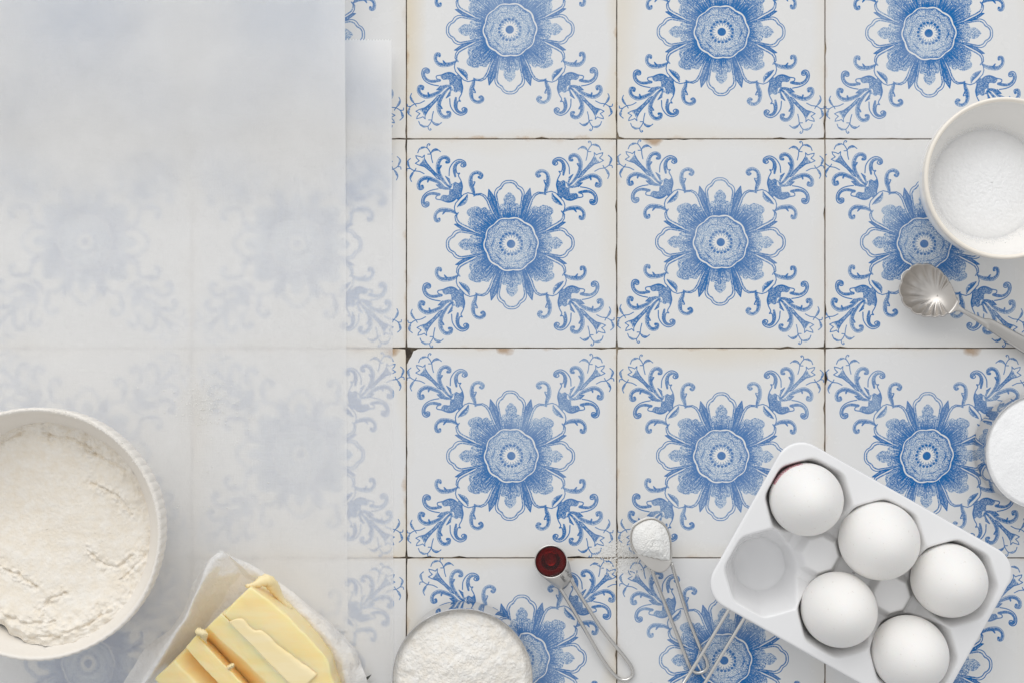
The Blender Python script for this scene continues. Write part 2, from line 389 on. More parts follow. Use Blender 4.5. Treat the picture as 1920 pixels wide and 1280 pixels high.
def paper_mat(name, tr, colr, gloss=.12, rough=.45, weave=True):
    m = bpy.data.materials.new(name); m.use_nodes = True; nt = m.node_tree; nt.nodes.clear()
    out = nt.nodes.new('ShaderNodeOutputMaterial')
    d = nt.nodes.new('ShaderNodeBsdfDiffuse'); t = nt.nodes.new('ShaderNodeBsdfTranslucent'); g = nt.nodes.new('ShaderNodeBsdfGlossy')
    g.inputs['Roughness'].default_value = rough
    mx = nt.nodes.new('ShaderNodeMixShader'); m2 = nt.nodes.new('ShaderNodeMixShader')
    tc = nt.nodes.new('ShaderNodeTexCoord')
    mp = nt.nodes.new('ShaderNodeMapping'); mp.inputs['Scale'].default_value = (1, .12, 1); lk(nt, tc.outputs['Object'], mp.inputs[0])
    mp2 = nt.nodes.new('ShaderNodeMapping'); mp2.inputs['Scale'].default_value = (.12, 1, 1); lk(nt, tc.outputs['Object'], mp2.inputs[0])
    fib = math_(nt, 'ADD', noise(nt, 900, 2, vec=mp.outputs[0]), noise(nt, 900, 2, vec=mp2.outputs[0]))
    cl = noise(nt, 55, 5, .6)
    c = mixc(nt, mr(nt, fib, .75, 1.25), tuple(x * .985 for x in colr), colr)
    lk(nt, c, d.inputs[0]); lk(nt, c, t.inputs[0])
    lk(nt, mr(nt, math_(nt, 'ADD', math_(nt, 'MULTIPLY', cl, .55), math_(nt, 'MULTIPLY', fib, .45)), .5, .95, tr - .08, tr + .08), mx.inputs[0])
    lk(nt, d.outputs[0], mx.inputs[1]); lk(nt, t.outputs[0], mx.inputs[2])
    fr = nt.nodes.new('ShaderNodeFresnel'); fr.inputs[0].default_value = 1.4
    lk(nt, math_(nt, 'MULTIPLY', fr.outputs[0], gloss * 8, True), m2.inputs[0])
    lk(nt, mx.outputs[0], m2.inputs[1]); lk(nt, g.outputs[0], m2.inputs[2]); lk(nt, m2.outputs[0], out.inputs[0])
    if weave:
        bn = nt.nodes.new('ShaderNodeBump'); bn.inputs['Strength'].default_value = .25; bn.inputs['Distance'].default_value = .0003
        lk(nt, fib, bn.inputs['Height'])
        for n in (d, t, g): lk(nt, bn.outputs[0], n.inputs['Normal'])
    return m
M_paper = paper_mat('baking_parchment', .54, (.996, .995, .991), .02)
def add_creases(m):
    nt = m.node_tree
    a = math_(nt, 'ABSOLUTE', math_(nt, 'SUBTRACT', noise(nt, 70, 3, .6), .5)); b = math_(nt, 'ABSOLUTE', math_(nt, 'SUBTRACT', noise(nt, 160, 2, .5), .5))
    bn = nt.nodes.new('ShaderNodeBump'); bn.inputs['Strength'].default_value = .8; bn.inputs['Distance'].default_value = .005
    nt.links.new(math_(nt, 'ADD', a, math_(nt, 'MULTIPLY', b, .4)), bn.inputs['Height'])
    for n in nt.nodes:
        if n.bl_idname in ('ShaderNodeBsdfDiffuse', 'ShaderNodeBsdfTranslucent', 'ShaderNodeBsdfGlossy'): nt.links.new(bn.outputs[0], n.inputs['Normal'])
M_wrap = paper_mat('waxed_wrapper', .42, (.985, .983, .978), .04, .4, False); add_creases(M_wrap)

def powder_mat(name, c1, c2, f, strength, dist, sss=0., rough=1.):
    m, nt, b = mat(name, c1, rough)
    b.inputs['Specular IOR Level'].default_value = .1
    n1 = noise(nt, f, 6, .68); n2 = noise(nt, f * .22, 4, .6)
    lk(nt, mixc(nt, mr(nt, n2, .35, .65), c2, c1), b.inputs['Base Color'])
    bump(nt, b, math_(nt, 'ADD', n1, math_(nt, 'MULTIPLY', n2, 1.4)), strength, dist)
    return m
M_flour_w = powder_mat('cream_flour', (.89, .845, .77), (.85, .78, .67), 700, .45, .001)
M_flour = powder_mat('white_flour', (.92, .90, .86), (.88, .83, .75), 800, .6, .0014)
M_powder = powder_mat('white_powder', (.92, .92, .90), (.88, .87, .84), 700, .7, .0014)
M_sugar, nt, b_ = mat('fine_sugar', (.90, .905, .91), .35)
vo = nt.nodes.new('ShaderNodeTexVoronoi'); vo.inputs['Scale'].default_value = 1700
tc = nt.nodes.new('ShaderNodeTexCoord'); lk(nt, tc.outputs['Object'], vo.inputs['Vector'])
lk(nt, mixc(nt, mr(nt, vo.outputs['Distance'], 0, .7), (.98, .98, .982), (.94, .942, .945)), b_.inputs['Base Color'])
bump(nt, b_, vo.outputs['Distance'], .5, .0003)

M_porc, nt, b_ = mat('white_porcelain', (.835, .835, .84), .16); b_.inputs['Coat Weight'].default_value = .25
lk(nt, mr(nt, noise(nt, 90), .3, .7, .12, .24), b_.inputs['Roughness'])
M_stone, nt, b_ = mat('matt_cream_stoneware', (.80, .775, .735), .42)
lk(nt, mixc(nt, noise(nt, 70, 5), (.80, .755, .69), (.835, .80, .745)), b_.inputs['Base Color'])
bump(nt, b_, noise(nt, 160, 4), .15, .0008)
M_bowl, nt, b_ = mat('off_white_glaze', (.88, .86, .83), .2)
lk(nt, mixc(nt, noise(nt, 60, 3), (.87, .855, .825), (.895, .88, .855)), b_.inputs['Base Color'])
M_rimc, nt, b_ = mat('cream_rim', (.88, .82, .73), .25)
M_steel, nt, b_ = mat('polished_steel', (.66, .645, .62), .13, 1.0)
lk(nt, mr(nt, noise(nt, 300, 3), .3, .7, .09, .2), b_.inputs['Roughness'])
M_mirror, nt, b_ = mat('mirror_steel', (.56, .56, .57), .035, 1.0)
M_silver, nt, b_ = mat('worn_silver', (.62, .59, .555), .36, 1.0)
M_brush, nt, b_ = mat('brushed_steel', (.62, .60, .57), .3, 1.0)
M_mark, nt, b_ = mat('engraved_mark', (.16, .16, .16), .6, .0)
M_blade, nt, b_ = mat('dark_blade', (.10, .11, .10), .3, 1.0)
M_egg, nt, b_ = mat('egg_shell', (.87, .86, .84), .62)
b_.inputs['Subsurface Weight'].default_value = .12; b_.inputs['Subsurface Radius'].default_value = (1, .6, .4); b_.inputs['Subsurface Scale'].default_value = .002
tc = nt.nodes.new('ShaderNodeTexCoord'); oi = nt.nodes.new('ShaderNodeObjectInfo'); s3 = nt.nodes.new('ShaderNodeSeparateXYZ'); lk(nt, tc.outputs['Object'], s3.inputs[0])
base = mixc(nt, noise(nt, 120, 5), (.86, .85, .83), (.885, .875, .86))
base = mixc(nt, math_(nt, 'MULTIPLY', oi.outputs['Random'], .5), base, (.87, .845, .81))
base = mixc(nt, math_(nt, 'MULTIPLY', mr(nt, noise(nt, 520, 2, .5), .70, .74), .35), base, (.55, .48, .42))
# pink best-before ink near the widest part of the first egg (object colour red channel switches it)
sepc = nt.nodes.new('ShaderNodeSeparateColor'); lk(nt, oi.outputs['Color'], sepc.inputs[0])
ang = math_(nt, 'ARCTAN2', s3.outputs[1], s3.outputs[0])
am = math_(nt, 'LESS_THAN', math_(nt, 'ABSOLUTE', math_(nt, 'SUBTRACT', ang, 2.2)), .5)
zm = math_(nt, 'LESS_THAN', math_(nt, 'ABSOLUTE', math_(nt, 'SUBTRACT', s3.outputs[2], -.004)), .0065)
vo = nt.nodes.new('ShaderNodeTexVoronoi'); vo.inputs['Scale'].default_value = 900; lk(nt, tc.outputs['Object'], vo.inputs['Vector'])
pk = math_(nt, 'MULTIPLY', math_(nt, 'MULTIPLY', am, zm), math_(nt, 'MULTIPLY', mr(nt, vo.outputs['Distance'], .35, .6, 1, .35), sepc.outputs[0]))
lk(nt, mixc(nt, pk, base, (.50, .13, .18)), b_.inputs['Base Color'])
bump(nt, b_, math_(nt, 'ADD', noise(nt, 1400, 3, .6), noise(nt, 90, 3, .5)), .22, .0005)
M_vanilla = bpy.data.materials.new('vanilla_extract'); M_vanilla.use_nodes = True; nt = M_vanilla.node_tree
b_ = nt.nodes['Principled BSDF']; b_.inputs['Transmission Weight'].default_value = 1; b_.inputs['Roughness'].default_value = .0; b_.inputs['IOR'].default_value = 1.36
va_ = nt.nodes.new('ShaderNodeVolumeAbsorption'); va_.inputs[0].default_value = (.80, .10, .03, 1); va_.inputs[1].default_value = 300
lk(nt, va_.outputs[0], nt.nodes['Material Output'].inputs['Volume'])

def butter_mat(name, c1, c2):
    m, nt, b = mat(name, c1, .34)
    b.inputs['Subsurface Weight'].default_value = .8
    b.inputs['Subsurface Radius'].default_value = (1.0, .72, .42)
    b.inputs['Subsurface Scale'].default_value = .011
    tc = nt.nodes.new('ShaderNodeTexCoord'); mp = nt.nodes.new('ShaderNodeMapping'); mp.inputs['Rotation'].default_value = (0, 0, math.radians(45)); mp.inputs['Scale'].default_value = (1, 6, 1)
    lk(nt, tc.outputs['Object'], mp.inputs[0])
    n1 = noise(nt, 30, 4, .6, vec=mp.outputs[0]); n2 = noise(nt, 260, 4, .6)
    lk(nt, mixc(nt, mr(nt, n1, .35, .65), c1, c2), b.inputs['Base Color'])
    bump(nt, b, math_(nt, 'ADD', n1, math_(nt, 'MULTIPLY', n2, .3)), .22, .0006)
    return m
M_butter = butter_mat('butter', (.985, .745, .36), (.985, .785, .45))

M_butter2 = butter_mat('soft_butter_scraps', (.93, .77, .42), (.95, .81, .50))
M_butter2.node_tree.nodes['Principled BSDF'].inputs['Subsurface Weight'].default_value = 0
# ------------------------------------------------------------------ mesh helpers
def link_mesh(name, verts, faces, m, parent=None, smooth=True, loc=None):
    me = bpy.data.meshes.new(name)
    verts = [tuple(v) for v in verts]
    o = bpy.data.objects.new(name, me); C.objects.link(o)
    org = Vector(loc) if loc is not None else Vector((0, 0, 0))
    me.from_pydata([(v[0] - org.x, v[1] - org.y, v[2] - org.z) for v in verts], [], faces)
    me.update()
    if m is not None: me.materials.append(m)
    if smooth: me.polygons.foreach_set('use_smooth', [True] * len(me.polygons))
    o.location = org
    if parent is not None:
        o.parent = parent
        o.location = org - parent.location
    return o
def tag(o, label, cat, group=None, kind=None):
    o['label'] = label; o['category'] = cat
    if group: o['group'] = group
    if kind: o['kind'] = kind
    return o
def thing(name, label, cat, loc, group=None):
    o = bpy.data.objects.new(name, None); C.objects.link(o); o.location = loc; o.empty_display_size = .01
    return tag(o, label, cat, group)
def grid_faces(nr, nc, wrap=True, off=0):
    f = []
    for i in range(nr - 1):
        for j in range(nc if wrap else nc - 1):
            a = i * nc + j; b = i * nc + (j + 1) % nc
            f.append((off + a, off + b, off + b + nc, off + a + nc))
    return f
def lathe(prof, n, cx, cy, rfun=None):
    """rings from a profile [(r,z)...]; rfun(i,theta,r,z)->r"""
    v = []
    for i, (r, z) in enumerate(prof):
        for j in range(n):
            th = 2 * math.pi * j / n
            rr = rfun(i, th, r, z) if rfun else r
            v.append((cx + rr * math.cos(th), cy + rr * math.sin(th), z))
    return v, grid_faces(len(prof), n)
def tube(pts, r, n=10, sub=5, cap=True):
    a = spline([(p[0], p[1], p[2]) for p in pts], sub)
    rr = [r] * len(a) if np.isscalar(r) else np.interp(np.linspace(0, 1, len(a)), np.linspace(0, 1, len(r)), r)
    v = []; up = Vector((0, 0, 1))
    for i, p in enumerate(a):
        q0 = Vector(a[max(i - 1, 0)]); q1 = Vector(a[min(i + 1, len(a) - 1)]); t = (q1 - q0).normalized()
        s = t.cross(up); s = s.normalized() if s.length > 1e-4 else Vector((1, 0, 0)); w = s.cross(t)
        for k in range(n):
            th = 2 * math.pi * k / n
            v.append(Vector(p) + (s * math.cos(th) + w * math.sin(th)) * rr[i])
    f = grid_faces(len(a), n)
    if cap: f += [tuple(range(n - 1, -1, -1)), tuple(range(len(v) - n, len(v)))]
    return v, f
def disc_surface(cx, cy, rings, n, rfun, zfun):
    """polar sheet: rfun(theta)->outer radius, zfun(x,y,t)->z (numpy)"""
    th = np.linspace(0, 2 * np.pi, n, endpoint=False)
    R = rfun(th)
    t = np.linspace(0, 1, rings + 1)[1:]
    X = cx + t[:, None] * R[None] * np.cos(th)[None]; Y = cy + t[:, None] * R[None] * np.sin(th)[None]
    T = np.repeat(t[:, None], n, 1)
    Z = zfun(X, Y, T)
    v = [(cx, cy, float(zfun(np.array([cx]), np.array([cy]), np.array([0.0]))[0]))]
    v += list(zip(X.ravel().tolist(), Y.ravel().tolist(), Z.ravel().tolist()))
    f = grid_faces(rings, n, True, 1) + [(0, 1 + j, 1 + (j + 1) % n) for j in range(n)]
    return v, f
def solidify(o, th, off=-1):
    m = o.modifiers.new('thickness', 'SOLIDIFY'); m.thickness = th; m.offset = off; return o

# ------------------------------------------------------------------ tiled tabletop
gx = [-432, -36, 360, 762, 1156.5, 1547, 1939, 2333]
gy = [-528, -133, 261, 652.5, 1045, 1438, 1832]
x0, x1, y0, y1 = [v * S for v in (gx[0] - 960 - 30, gx[-1] - 960 + 30, 640 - gy[-1] - 30, 640 - gy[0] + 30)]
zt, zb = -.0016, -.03
bed = link_mesh('tabletop', [(x0, y0, zt), (x1, y0, zt), (x1, y1, zt), (x0, y1, zt), (x0, y0, zb), (x1, y0, zb), (x1, y1, zb), (x0, y1, zb)],
                [(0, 1, 2, 3), (7, 6, 5, 4), (0, 4, 5, 1), (1, 5, 6, 2), (2, 6, 7, 3), (3, 7, 4, 0)], M_grout, None, False)
bed['kind'] = 'structure'; bed['label'] = 'tabletop of old blue and white flower tiles with dark joints'

offs = {(3, 2): (-2, 1.5, 1.0), (4, 2): (-1.5, -3, .97), (5, 2): (-9, 0, .97), (3, 3): (-2, 5, 1.02), (4, 3): (0, 6.5, .9), (5, 3): (-5, 5, 1.0),
        (3, 1): (-3, -7, 1.0), (4, 1): (1, -3, .98), (5, 1): (-1, -1, 1.0), (3, 4): (20, -8, 1.0), (4, 4): (6, -6, 1.0)}
stain = {(3, 1): .95, (4, 1): .5, (5, 1): .35, (3, 2): .35, (4, 2): .3, (5, 2): .2, (3, 3): .45, (4, 3): .55, (5, 3): .3, (2, 1): .3, (2, 2): .6, (2, 3): .8, (3, 4): .8, (4, 4): .4}
def make_tile(ci, ri):
    r = np.random.default_rng(ci * 31 + ri * 7 + 2)
    ax, bx = gx[ci] + .75, gx[ci + 1] - .75; ay, by = gy[ri] + .75, gy[ri + 1] - .75
    n = 28; per = []
    def side(p, q):
        for i in range(n): per.append([p[0] + (q[0] - p[0]) * i / n, p[1] + (q[1] - p[1]) * i / n])
    side((ax, ay), (bx, ay)); side((bx, ay), (bx, by)); side((bx, by), (ax, by)); side((ax, by), (ax, ay))
    per = np.array(per); cx, cy = (ax + bx) / 2, (ay + by) / 2
    dd = np.zeros(len(per)) + r.random(len(per)) * .3
    for _ in range(r.integers(4, 9)):
        k = r.integers(0, len(per)); dd[k] += r.uniform(.6, 2.6)
    for k in (0, n, 2 * n, 3 * n):
        dd[k] += r.uniform(0, 1.6)
    vec = np.array([cx, cy]) - per
    inw = np.zeros_like(per)
    inw[:n, 1] = 1; inw[n:2 * n, 0] = -1; inw[2 * n:3 * n, 1] = -1; inw[3 * n:, 0] = 1
    for k, d in ((0, (1, 1)), (n, (-1, 1)), (2 * n, (-1, -1)), (3 * n, (1, -1))): inw[k] = np.array(d)
    per = per + inw * dd[:, None]
    if (ci, ri) == (3, 3):              # the broken upper left corner
        chip = [(763, 683), (767, 674), (771, 668), (775, 658), (780, 656), (783, 654)]
        keep = [p for i, p in enumerate(per) if not (p[0] < 781 and p[1] < 656) and not (p[0] < 766 and p[1] < 680)]
        k0 = next(i for i, p in enumerate(keep) if p[1] < 657 and p[0] > 781)
        keep = keep[k0:] + keep[:k0]
        per = np.array(keep + [np.array(c, float) for c in chip])
    m = len(per)
    c3 = P(cx, cy, 0)
    tilt = r.normal(0, .0002, 2)
    dz = r.uniform(-.00012, .00012)
    v = []; f = []
    cc = np.array([cx, cy])
    for lvl, (ins, z) in enumerate(((1.0, 0.0), (.3, -.00012), (0, -.0004), (0, -.0058))):
        for p in per:
            d = cc - p; e = np.where(np.abs(d) > 20, np.sign(d), 0) * ins
            q = P(*(p + e * np.minimum(1, np.abs(d) / 190) ** 6))
            v.append((q.x, q.y, z + dz + (tilt[0] * (q.x - c3.x) + tilt[1] * (q.y - c3.y)) * 4))
    top_face = tuple(range(m - 1, -1, -1)); f.append(top_face)
    for l in range(3):
        for j in range(m):
            a = l * m + j; b = l * m + (j + 1) % m
            f.append((a, b, b + m, a + m))
    o = link_mesh('tile', v, f, M_tile, bed, False, loc=(c3.x, c3.y, 0))
    me = o.data; me.materials.append(M_body)
    for p in me.polygons:
        if p.index > m * 2: p.material_index = 1
    u1 = me.uv_layers.new(name='print'); u2 = me.uv_layers.new(name='edge')
    ox, oy, st_ = offs.get((ci, ri), tuple(r.uniform(-4, 4, 2)) + (r.uniform(.9, 1.02),))
    co = np.array([q.co[:] for q in me.vertices])
    ra = r.normal(0, .006); rs2 = 1 + r.normal(0, .004)
    for lp in me.loops:
        x0_, y0_ = co[lp.vertex_index][:2]; x, y = (x0_ * math.cos(ra) - y0_ * math.sin(ra)) * rs2, (x0_ * math.sin(ra) + y0_ * math.cos(ra)) * rs2
        u1.data[lp.index].uv = ((x - ox * S) / PRINT_SPAN / (NF / K / 1280) + .5, (y + oy * S) / PRINT_SPAN / (NF / K / 1280) + .5)
        u2.data[lp.index].uv = ((x0_ / S) / (bx - ax) + .5, (y0_ / S) / (by - ay) + .5)
    o.color = (st_, stain.get((ci, ri), r.uniform(.15, .6)), {(3, 3): .465, (4, 2): .17, (2, 3): .93, (5, 3): .7, (4, 4): .8}.get((ci, ri), 0), 1)
    return o
for ci in range(7):
    for ri in range(6):
        t_ = make_tile(ci, ri)
        if (ci, ri) == (3, 3): t_['label'] = 'tile with a broken off corner showing dark bed'

# ------------------------------------------------------------------ baking parchment
def sheet(name, xl, xr, yt, yb, zf, label, tooth_top, tooth_bot, skew, seed, nx=420, ny=150):
    xs = np.linspace(0, 1, nx); ys = np.linspace(0, 1, ny)
    U, Vv = np.meshgrid(xs, ys)
    X = xl + (xr - xl) * U + skew * Vv * U
    Y = yt + (yb - yt) * Vv
    r = np.random.default_rng(seed)
    tooth = np.where(np.arange(nx) % 2 == 0, 1.6, -1.6) + r.normal(0, .4, nx)
    if tooth_top: Y[0] += tooth
    if tooth_bot: Y[-1] += tooth
    Z = zf(X, Y)
    v = []
    for x, y, z in zip(X.ravel(), Y.ravel(), Z.ravel()):
        v.append(P(x, y, float(z)))
    f = [tuple(reversed(q)) for q in grid_faces(ny, nx, False)]
    o = link_mesh(name, v, f, M_paper, None, True)
    return tag(o, label, 'parchment paper', 'parchment sheets')
def zB(x, y):
    b = .0004 + .0002 * fbm(x, y, .006, 3, 21)
    c = .013 * (1 - sstep(60, 430, y)) ** .8
    c = c * (1 + .25 * fbm(x, y * .3, .006, 2, 5))
    return b + c
def zA(x, y):
    b = .0009 + .0003 * fbm(x, y, .005, 3, 31)
    c = .026 * (1 - sstep(-60, 440, y)) ** 1.0
    c = c * (1 + .18 * fbm(x, y * .3, .006, 2, 8))
    edge = sstep(560, 650, x) * .0012 * sstep(300, 100, y)
    return np.maximum(b + c + edge, zB(x, y) + .0005)
sheet('parchment_sheet', -420, 734, 75, 1500, zB, 'lower parchment sheet, its saw-toothed end curling up from the tiles', True, True, 5, 3)
sheet('parchment_sheet', -430, 645, -330, 1183, zA, 'upper parchment sheet under the mixing bowl, lying over another sheet', False, True, 7, 4)

# ------------------------------------------------------------------ mixing bowl with flour
zr = .078; c = P(65, 1001, zr); kp = S * (1 - zr / H)
R0 = 238 * kp
bowl = thing('mixing_bowl', 'large cream stoneware mixing bowl with fluted outside, holding flour', 'bowl', (c.x, c.y, .004))
prof = []
zbase = .004
for t in np.linspace(0, 1, 18):         # outside wall from foot up
    prof.append((R0 * (.56 + .44 * math.sin(t * math.pi / 2) ** .8), zbase + (zr - .003 - zbase) * t ** 1.25))
n_out = len(prof)
prof += [(R0 * 1.0, zr - .0014), (R0 * .991, zr - .0003), (R0 * .982, zr), (R0 * .970, zr - .0004), (R0 * .960, zr - .002), (R0 * .953, zr - .005)]
for t in np.linspace(0, 1, 16)[1:]:
    prof.append((R0 * .95 * (1 - .42 * t) * math.sqrt(max(0, 1 - t ** 7)) if t < 1 else .0005, zr - .005 - (zr - .005 - zbase - .005) * t))
def flute(i, th, r, z):
    if i < n_out + 2:
        a = abs(math.cos(th * 41)) ** .7
        return r - .0007 * (1 - a) * (1.0 if i < n_out - 1 else .6) + .00025 * math.sin(th * 7)
    return r
v, f = lathe([(.0005, zbase)] + prof, 820, c.x, c.y, lambda i, th, r, z: flute(i - 1, th, r, z) if i > 0 else r)
o = link_mesh('bowl_body', v, f, M_stone, bowl, True)
def bowl_inner_r(z):
    pts = sorted([(q[1], q[0]) for q in prof[n_out + 4:]])
    return np.interp(z, [p[0] for p in pts], [p[1] for p in pts])
zfl = zr - .022
rf = bowl_inner_r(zfl + .003) * 1.012
def flour_r(th):
    sy = np.sin(th)
    ze = zfl + .008 * (sy ** 2 - .4) + .003 * sstep(.1, -.9, sy) + .004 * (1 - sstep(-.3, 1, sy)) - .0008
    base = bowl_inner_r(ze) * 1.01 * (1 + .0 * rf) * (1 + .004 * np.sin(9 * th) + .006 * np.sin(23 * th + 1) * np.cos(5 * th))
    a = np.angle(np.exp(1j * (th + np.pi / 2 + .55)))     # hollow at the lower left
    return base * (1 - .09 * np.exp(-(a / .42) ** 2) * (1 + .25 * np.sin(31 * th)))
def CP(px, py):
    q = P(px, py, zfl); return ((q.x - c.x) / rf, (q.y - c.y) / rf)
CR = [[CP(*p) for p in l] for l in ([(88, 800), (92, 822)], [(0, 830), (25, 818), (48, 808)], [(80, 1140), (100, 1118), (122, 1108)], [(0, 1062), (30, 1075), (70, 1096)],
      [(165, 1030), (200, 1060), (222, 1062), (250, 1040)], [(230, 1085), (262, 1055), (272, 1040)], [(170, 905), (215, 925), (248, 965)], [(160, 845), (200, 860), (235, 880)], [(10, 1145), (50, 1162), (110, 1160)], [(60, 1188), (120, 1186), (170, 1165), (215, 1140)], [(80, 812), (140, 822), (180, 845)])]
def flour_z(X, Y, T):
    x = (X - c.x) / rf; y = (Y - c.y) / rf
    z = zfl + .004 * (1 - sstep(-.3, 1, y)) - .006 * np.exp(-((x + .4) ** 2 + (y - .25) ** 2) / .3) + .008 * (y ** 2 - .4)
    th = np.arctan2(y, x)
    ridg = 1 - np.abs(fbm(x, y, 3.1, 4, 41)) * 2
    rough = sstep(.72, .98, T + .12 * fbm(x, y, 2.3, 2, 77)) * (.35 + .65 * sstep(-.25, .35, np.abs(np.sin(th * 1.0 + .3)) - .2))
    z += .0022 * fbm(x, y, 1.7, 3, 2) + rough * .0026 * fbm(x, y, 15, 4, 12)
    # cracks where the scoop broke the surface
    for seg in CR:
        jx = x + .02 * fbm(x, y, 14, 3, 5); jy = y + .02 * fbm(x, y, 14, 3, 6)
        dmin = np.full(x.shape, 9.)
        for (ax, ay), (bx, by) in zip(seg[:-1], seg[1:]):
            L2 = (bx - ax) ** 2 + (by - ay) ** 2
            t = np.clip(((jx - ax) * (bx - ax) + (jy - ay) * (by - ay)) / L2, 0, 1)
            dmin = np.minimum(dmin, np.hypot(jx - ax - t * (bx - ax), jy - ay - t * (by - ay)))
        z += .0009 * np.exp(-(dmin / .06) ** 2) * fbm(x, y, 22, 3, 9) * 2.5 - .0016 * np.exp(-(dmin / .012) ** 2)
    z += .00025 * fbm(x, y, 40, 3, 61)
    # a slide of flour at the lower right
    z += .003 * sstep(.1, -.9, y) * sstep(.55, .95, T)
    hm = np.exp(-(np.angle(np.exp(1j * (th + np.pi / 2 + .55))) / .42) ** 2)
    return z - (.001 + .007 * hm) * sstep(.9, 1, T)
v, f = disc_surface(c.x, c.y, 230, 620, flour_r, flour_z)
fl = link_mesh('flour', v, f, M_flour_w, None, True)
tag(fl, 'cream flour filling the large fluted mixing bowl, cracked and scooped', 'flour', None, 'stuff')
# flour stuck to the rim
def crumbs(name, pts, label, cat, m, seed=0, flat=.6):
    r = random.Random(seed); V = []; Fc = []
    for (x, y, z, s) in pts:
        o = len(V); n1 = [(1, 0, 0), (-1, 0, 0), (0, 1, 0), (0, -1, 0), (0, 0, 1), (0, 0, -1)]
        rot = Matrix.Rotation(r.uniform(0, 6.3), 3, Vector((r.random(), r.random(), r.random() + .1)).normalized())
        for q in n1:
            w = rot @ Vector(q) * s * r.uniform(.6, 1.2); V.append((x + w.x, y + w.y, z + w.z * flat + s * .3))
        Fc += [tuple(o + k for k in t) for t in ((0, 2, 4), (2, 1, 4), (1, 3, 4), (3, 0, 4), (2, 0, 5), (1, 2, 5), (3, 1, 5), (0, 3, 5))]
    o = link_mesh(name, V, Fc, m, None, False)
    return tag(o, label, cat, None, 'stuff')
pts = []
for _ in range(800):
    th = math.radians(random.gauss(48, 30)); rr = R0 * random.gauss(.982, .006)
    pts.append((c.x + rr * math.cos(th), c.y + rr * math.sin(th), zr - .0003, random.uniform(.0002, .0005) * (1.3 if random.random() < .1 else 1)))
crumbs('flour_dust', pts, 'flour dusted along the far rim of the mixing bowl', 'flour', M_flour, 1)

# ------------------------------------------------------------------ sugar bowl (upper right)
zr2 = .058; c2 = P(1886, 334, zr2); k2 = S * (1 - zr2 / H); R2 = 152.5 * k2
sb = thing('sugar_bowl', 'off-white bowl with a cream rim, holding white sugar', 'bowl', (c2.x, c2.y, 0))
pr = [(.0005, .0005), (R2 * .5, .0005), (R2 * .52, .003)]
for t in np.linspace(0, 1, 14)[1:]: pr.append((R2 * (.52 + .475 * math.sin(t * math.pi / 2) ** .9), .003 + (zr2 - .006) * t ** 1.4))
pr += [(R2 * 1.0, zr2 - .0015), (R2 * .99, zr2 - .0003), (R2 * .975, zr2), (R2 * .955, zr2 - .0004), (R2 * .943, zr2 - .002)]
ri = len(pr)
for t in np.linspace(0, 1, 18)[1:]: pr.append((max(R2 * .94 * math.sqrt(max(0, 1 - t ** 2.2)), .0005) * 1.0 if t < 1 else .0005, zr2 - .002 - (zr2 - .007) * t ** 1.0))
v, f = lathe(pr, 256, c2.x, c2.y)
ob = link_mesh('bowl_body', v, f, M_bowl, sb, True); ob.data.materials.append(M_rimc)
for p in ob.data.polygons:
    row = p.index // 256
    if ri - 7 <= row <= ri - 2: p.material_index = 1
def sug_r(th): return .031 * (1.10 + 0 * th)
def sug_z(X, Y, T):
    return .0285 - .0095 * T ** 3 + .0008 * fbm(X, Y, 60, 3, 3) + .0004 * fbm(X, Y, 900, 2, 4) + .002 * (1 - T)
zs = np.array(sorted([(q[1], q[0]) for q in pr[ri:]]))
rs = float(np.interp(.0195, zs[:, 0], zs[:, 1]))
v, f = disc_surface(c2.x, c2.y, 90, 300, lambda th: sug_r(th) / .031 * rs * .985, sug_z)
tag(link_mesh('sugar', v, f, M_sugar, None, True), 'white sugar heaped in the cream rimmed bowl', 'sugar', None, 'stuff')
sg_pts = []
for _ in range(2600):
    th = random.uniform(0, 6.283); zz = .0205 + abs(random.gauss(0, .0022)); rr = float(np.interp(zz, zs[:, 0], zs[:, 1])) - .0003
    sg_pts.append((c2.x + rr * math.cos(th), c2.y + rr * math.sin(th), zz, random.uniform(.0002, .00045)))

crumbs('sugar_grains', sg_pts, 'loose sugar grains clinging to the wall inside the cream rimmed bowl', 'sugar', M_sugar, 2)
# ------------------------------------------------------------------ steel measuring cups
def steel_cup(px, py, rpx, h, label, hdir):
    c = P(px, py, h); k = S * (1 - h / H); R = rpx * k
    root = thing('measuring_cup', label, 'measuring cup', (c.x, c.y, 0), 'steel measuring cups')
    pr = [(.0005, .0006), (R * .90, .0006), (R * .945, .0022), (R * .958, .006)]
    for t in np.linspace(0, 1, 8)[1:]: pr.append((R * (.958 + .03 * t), .006 + (h - .008) * t))
    pr += [(R * .994, h - .0012), (R, h - .0006), (R * .998, h), (R * .992, h), (R * .988, h - .0008), (R * .984, h - .003), (R * .95, .008), (R * .93, .003), (.0005, .0018)]
    v, f = lathe(pr, 200, c.x, c.y)
    link_mesh('cup_body', v, f, M_mirror, root, True)
    d = Vector((math.cos(hdir), math.sin(hdir), 0)); s = Vector((-d.y, d.x, 0)); V = []
    for q, w in ((R * .985, .010), (R + .01, .0085), (R + .05, .007), (R + .075, .009), (R + .084, .006)):
        zz = h - .0012 - .002 * (q > R + .04)
        for sgn in (-1, 1):
            for dz in (0, -.0012): V.append(Vector((c.x, c.y, zz + dz)) + d * q + s * sgn * w)
    Fh = []
    for i in range(4):
        a = i * 4; b = a + 4
        Fh += [(a, b, b + 2, a + 2), (a + 1, a + 3, b + 3, b + 1), (a, a + 1, b + 1, b), (a + 2, b + 2, b + 3, a + 3)]
    Fh += [(0, 2, 3, 1), (16, 17, 19, 18)]
    link_mesh('handle', V, Fh, M_brush, root, False)
    return c, R
h3 = .045
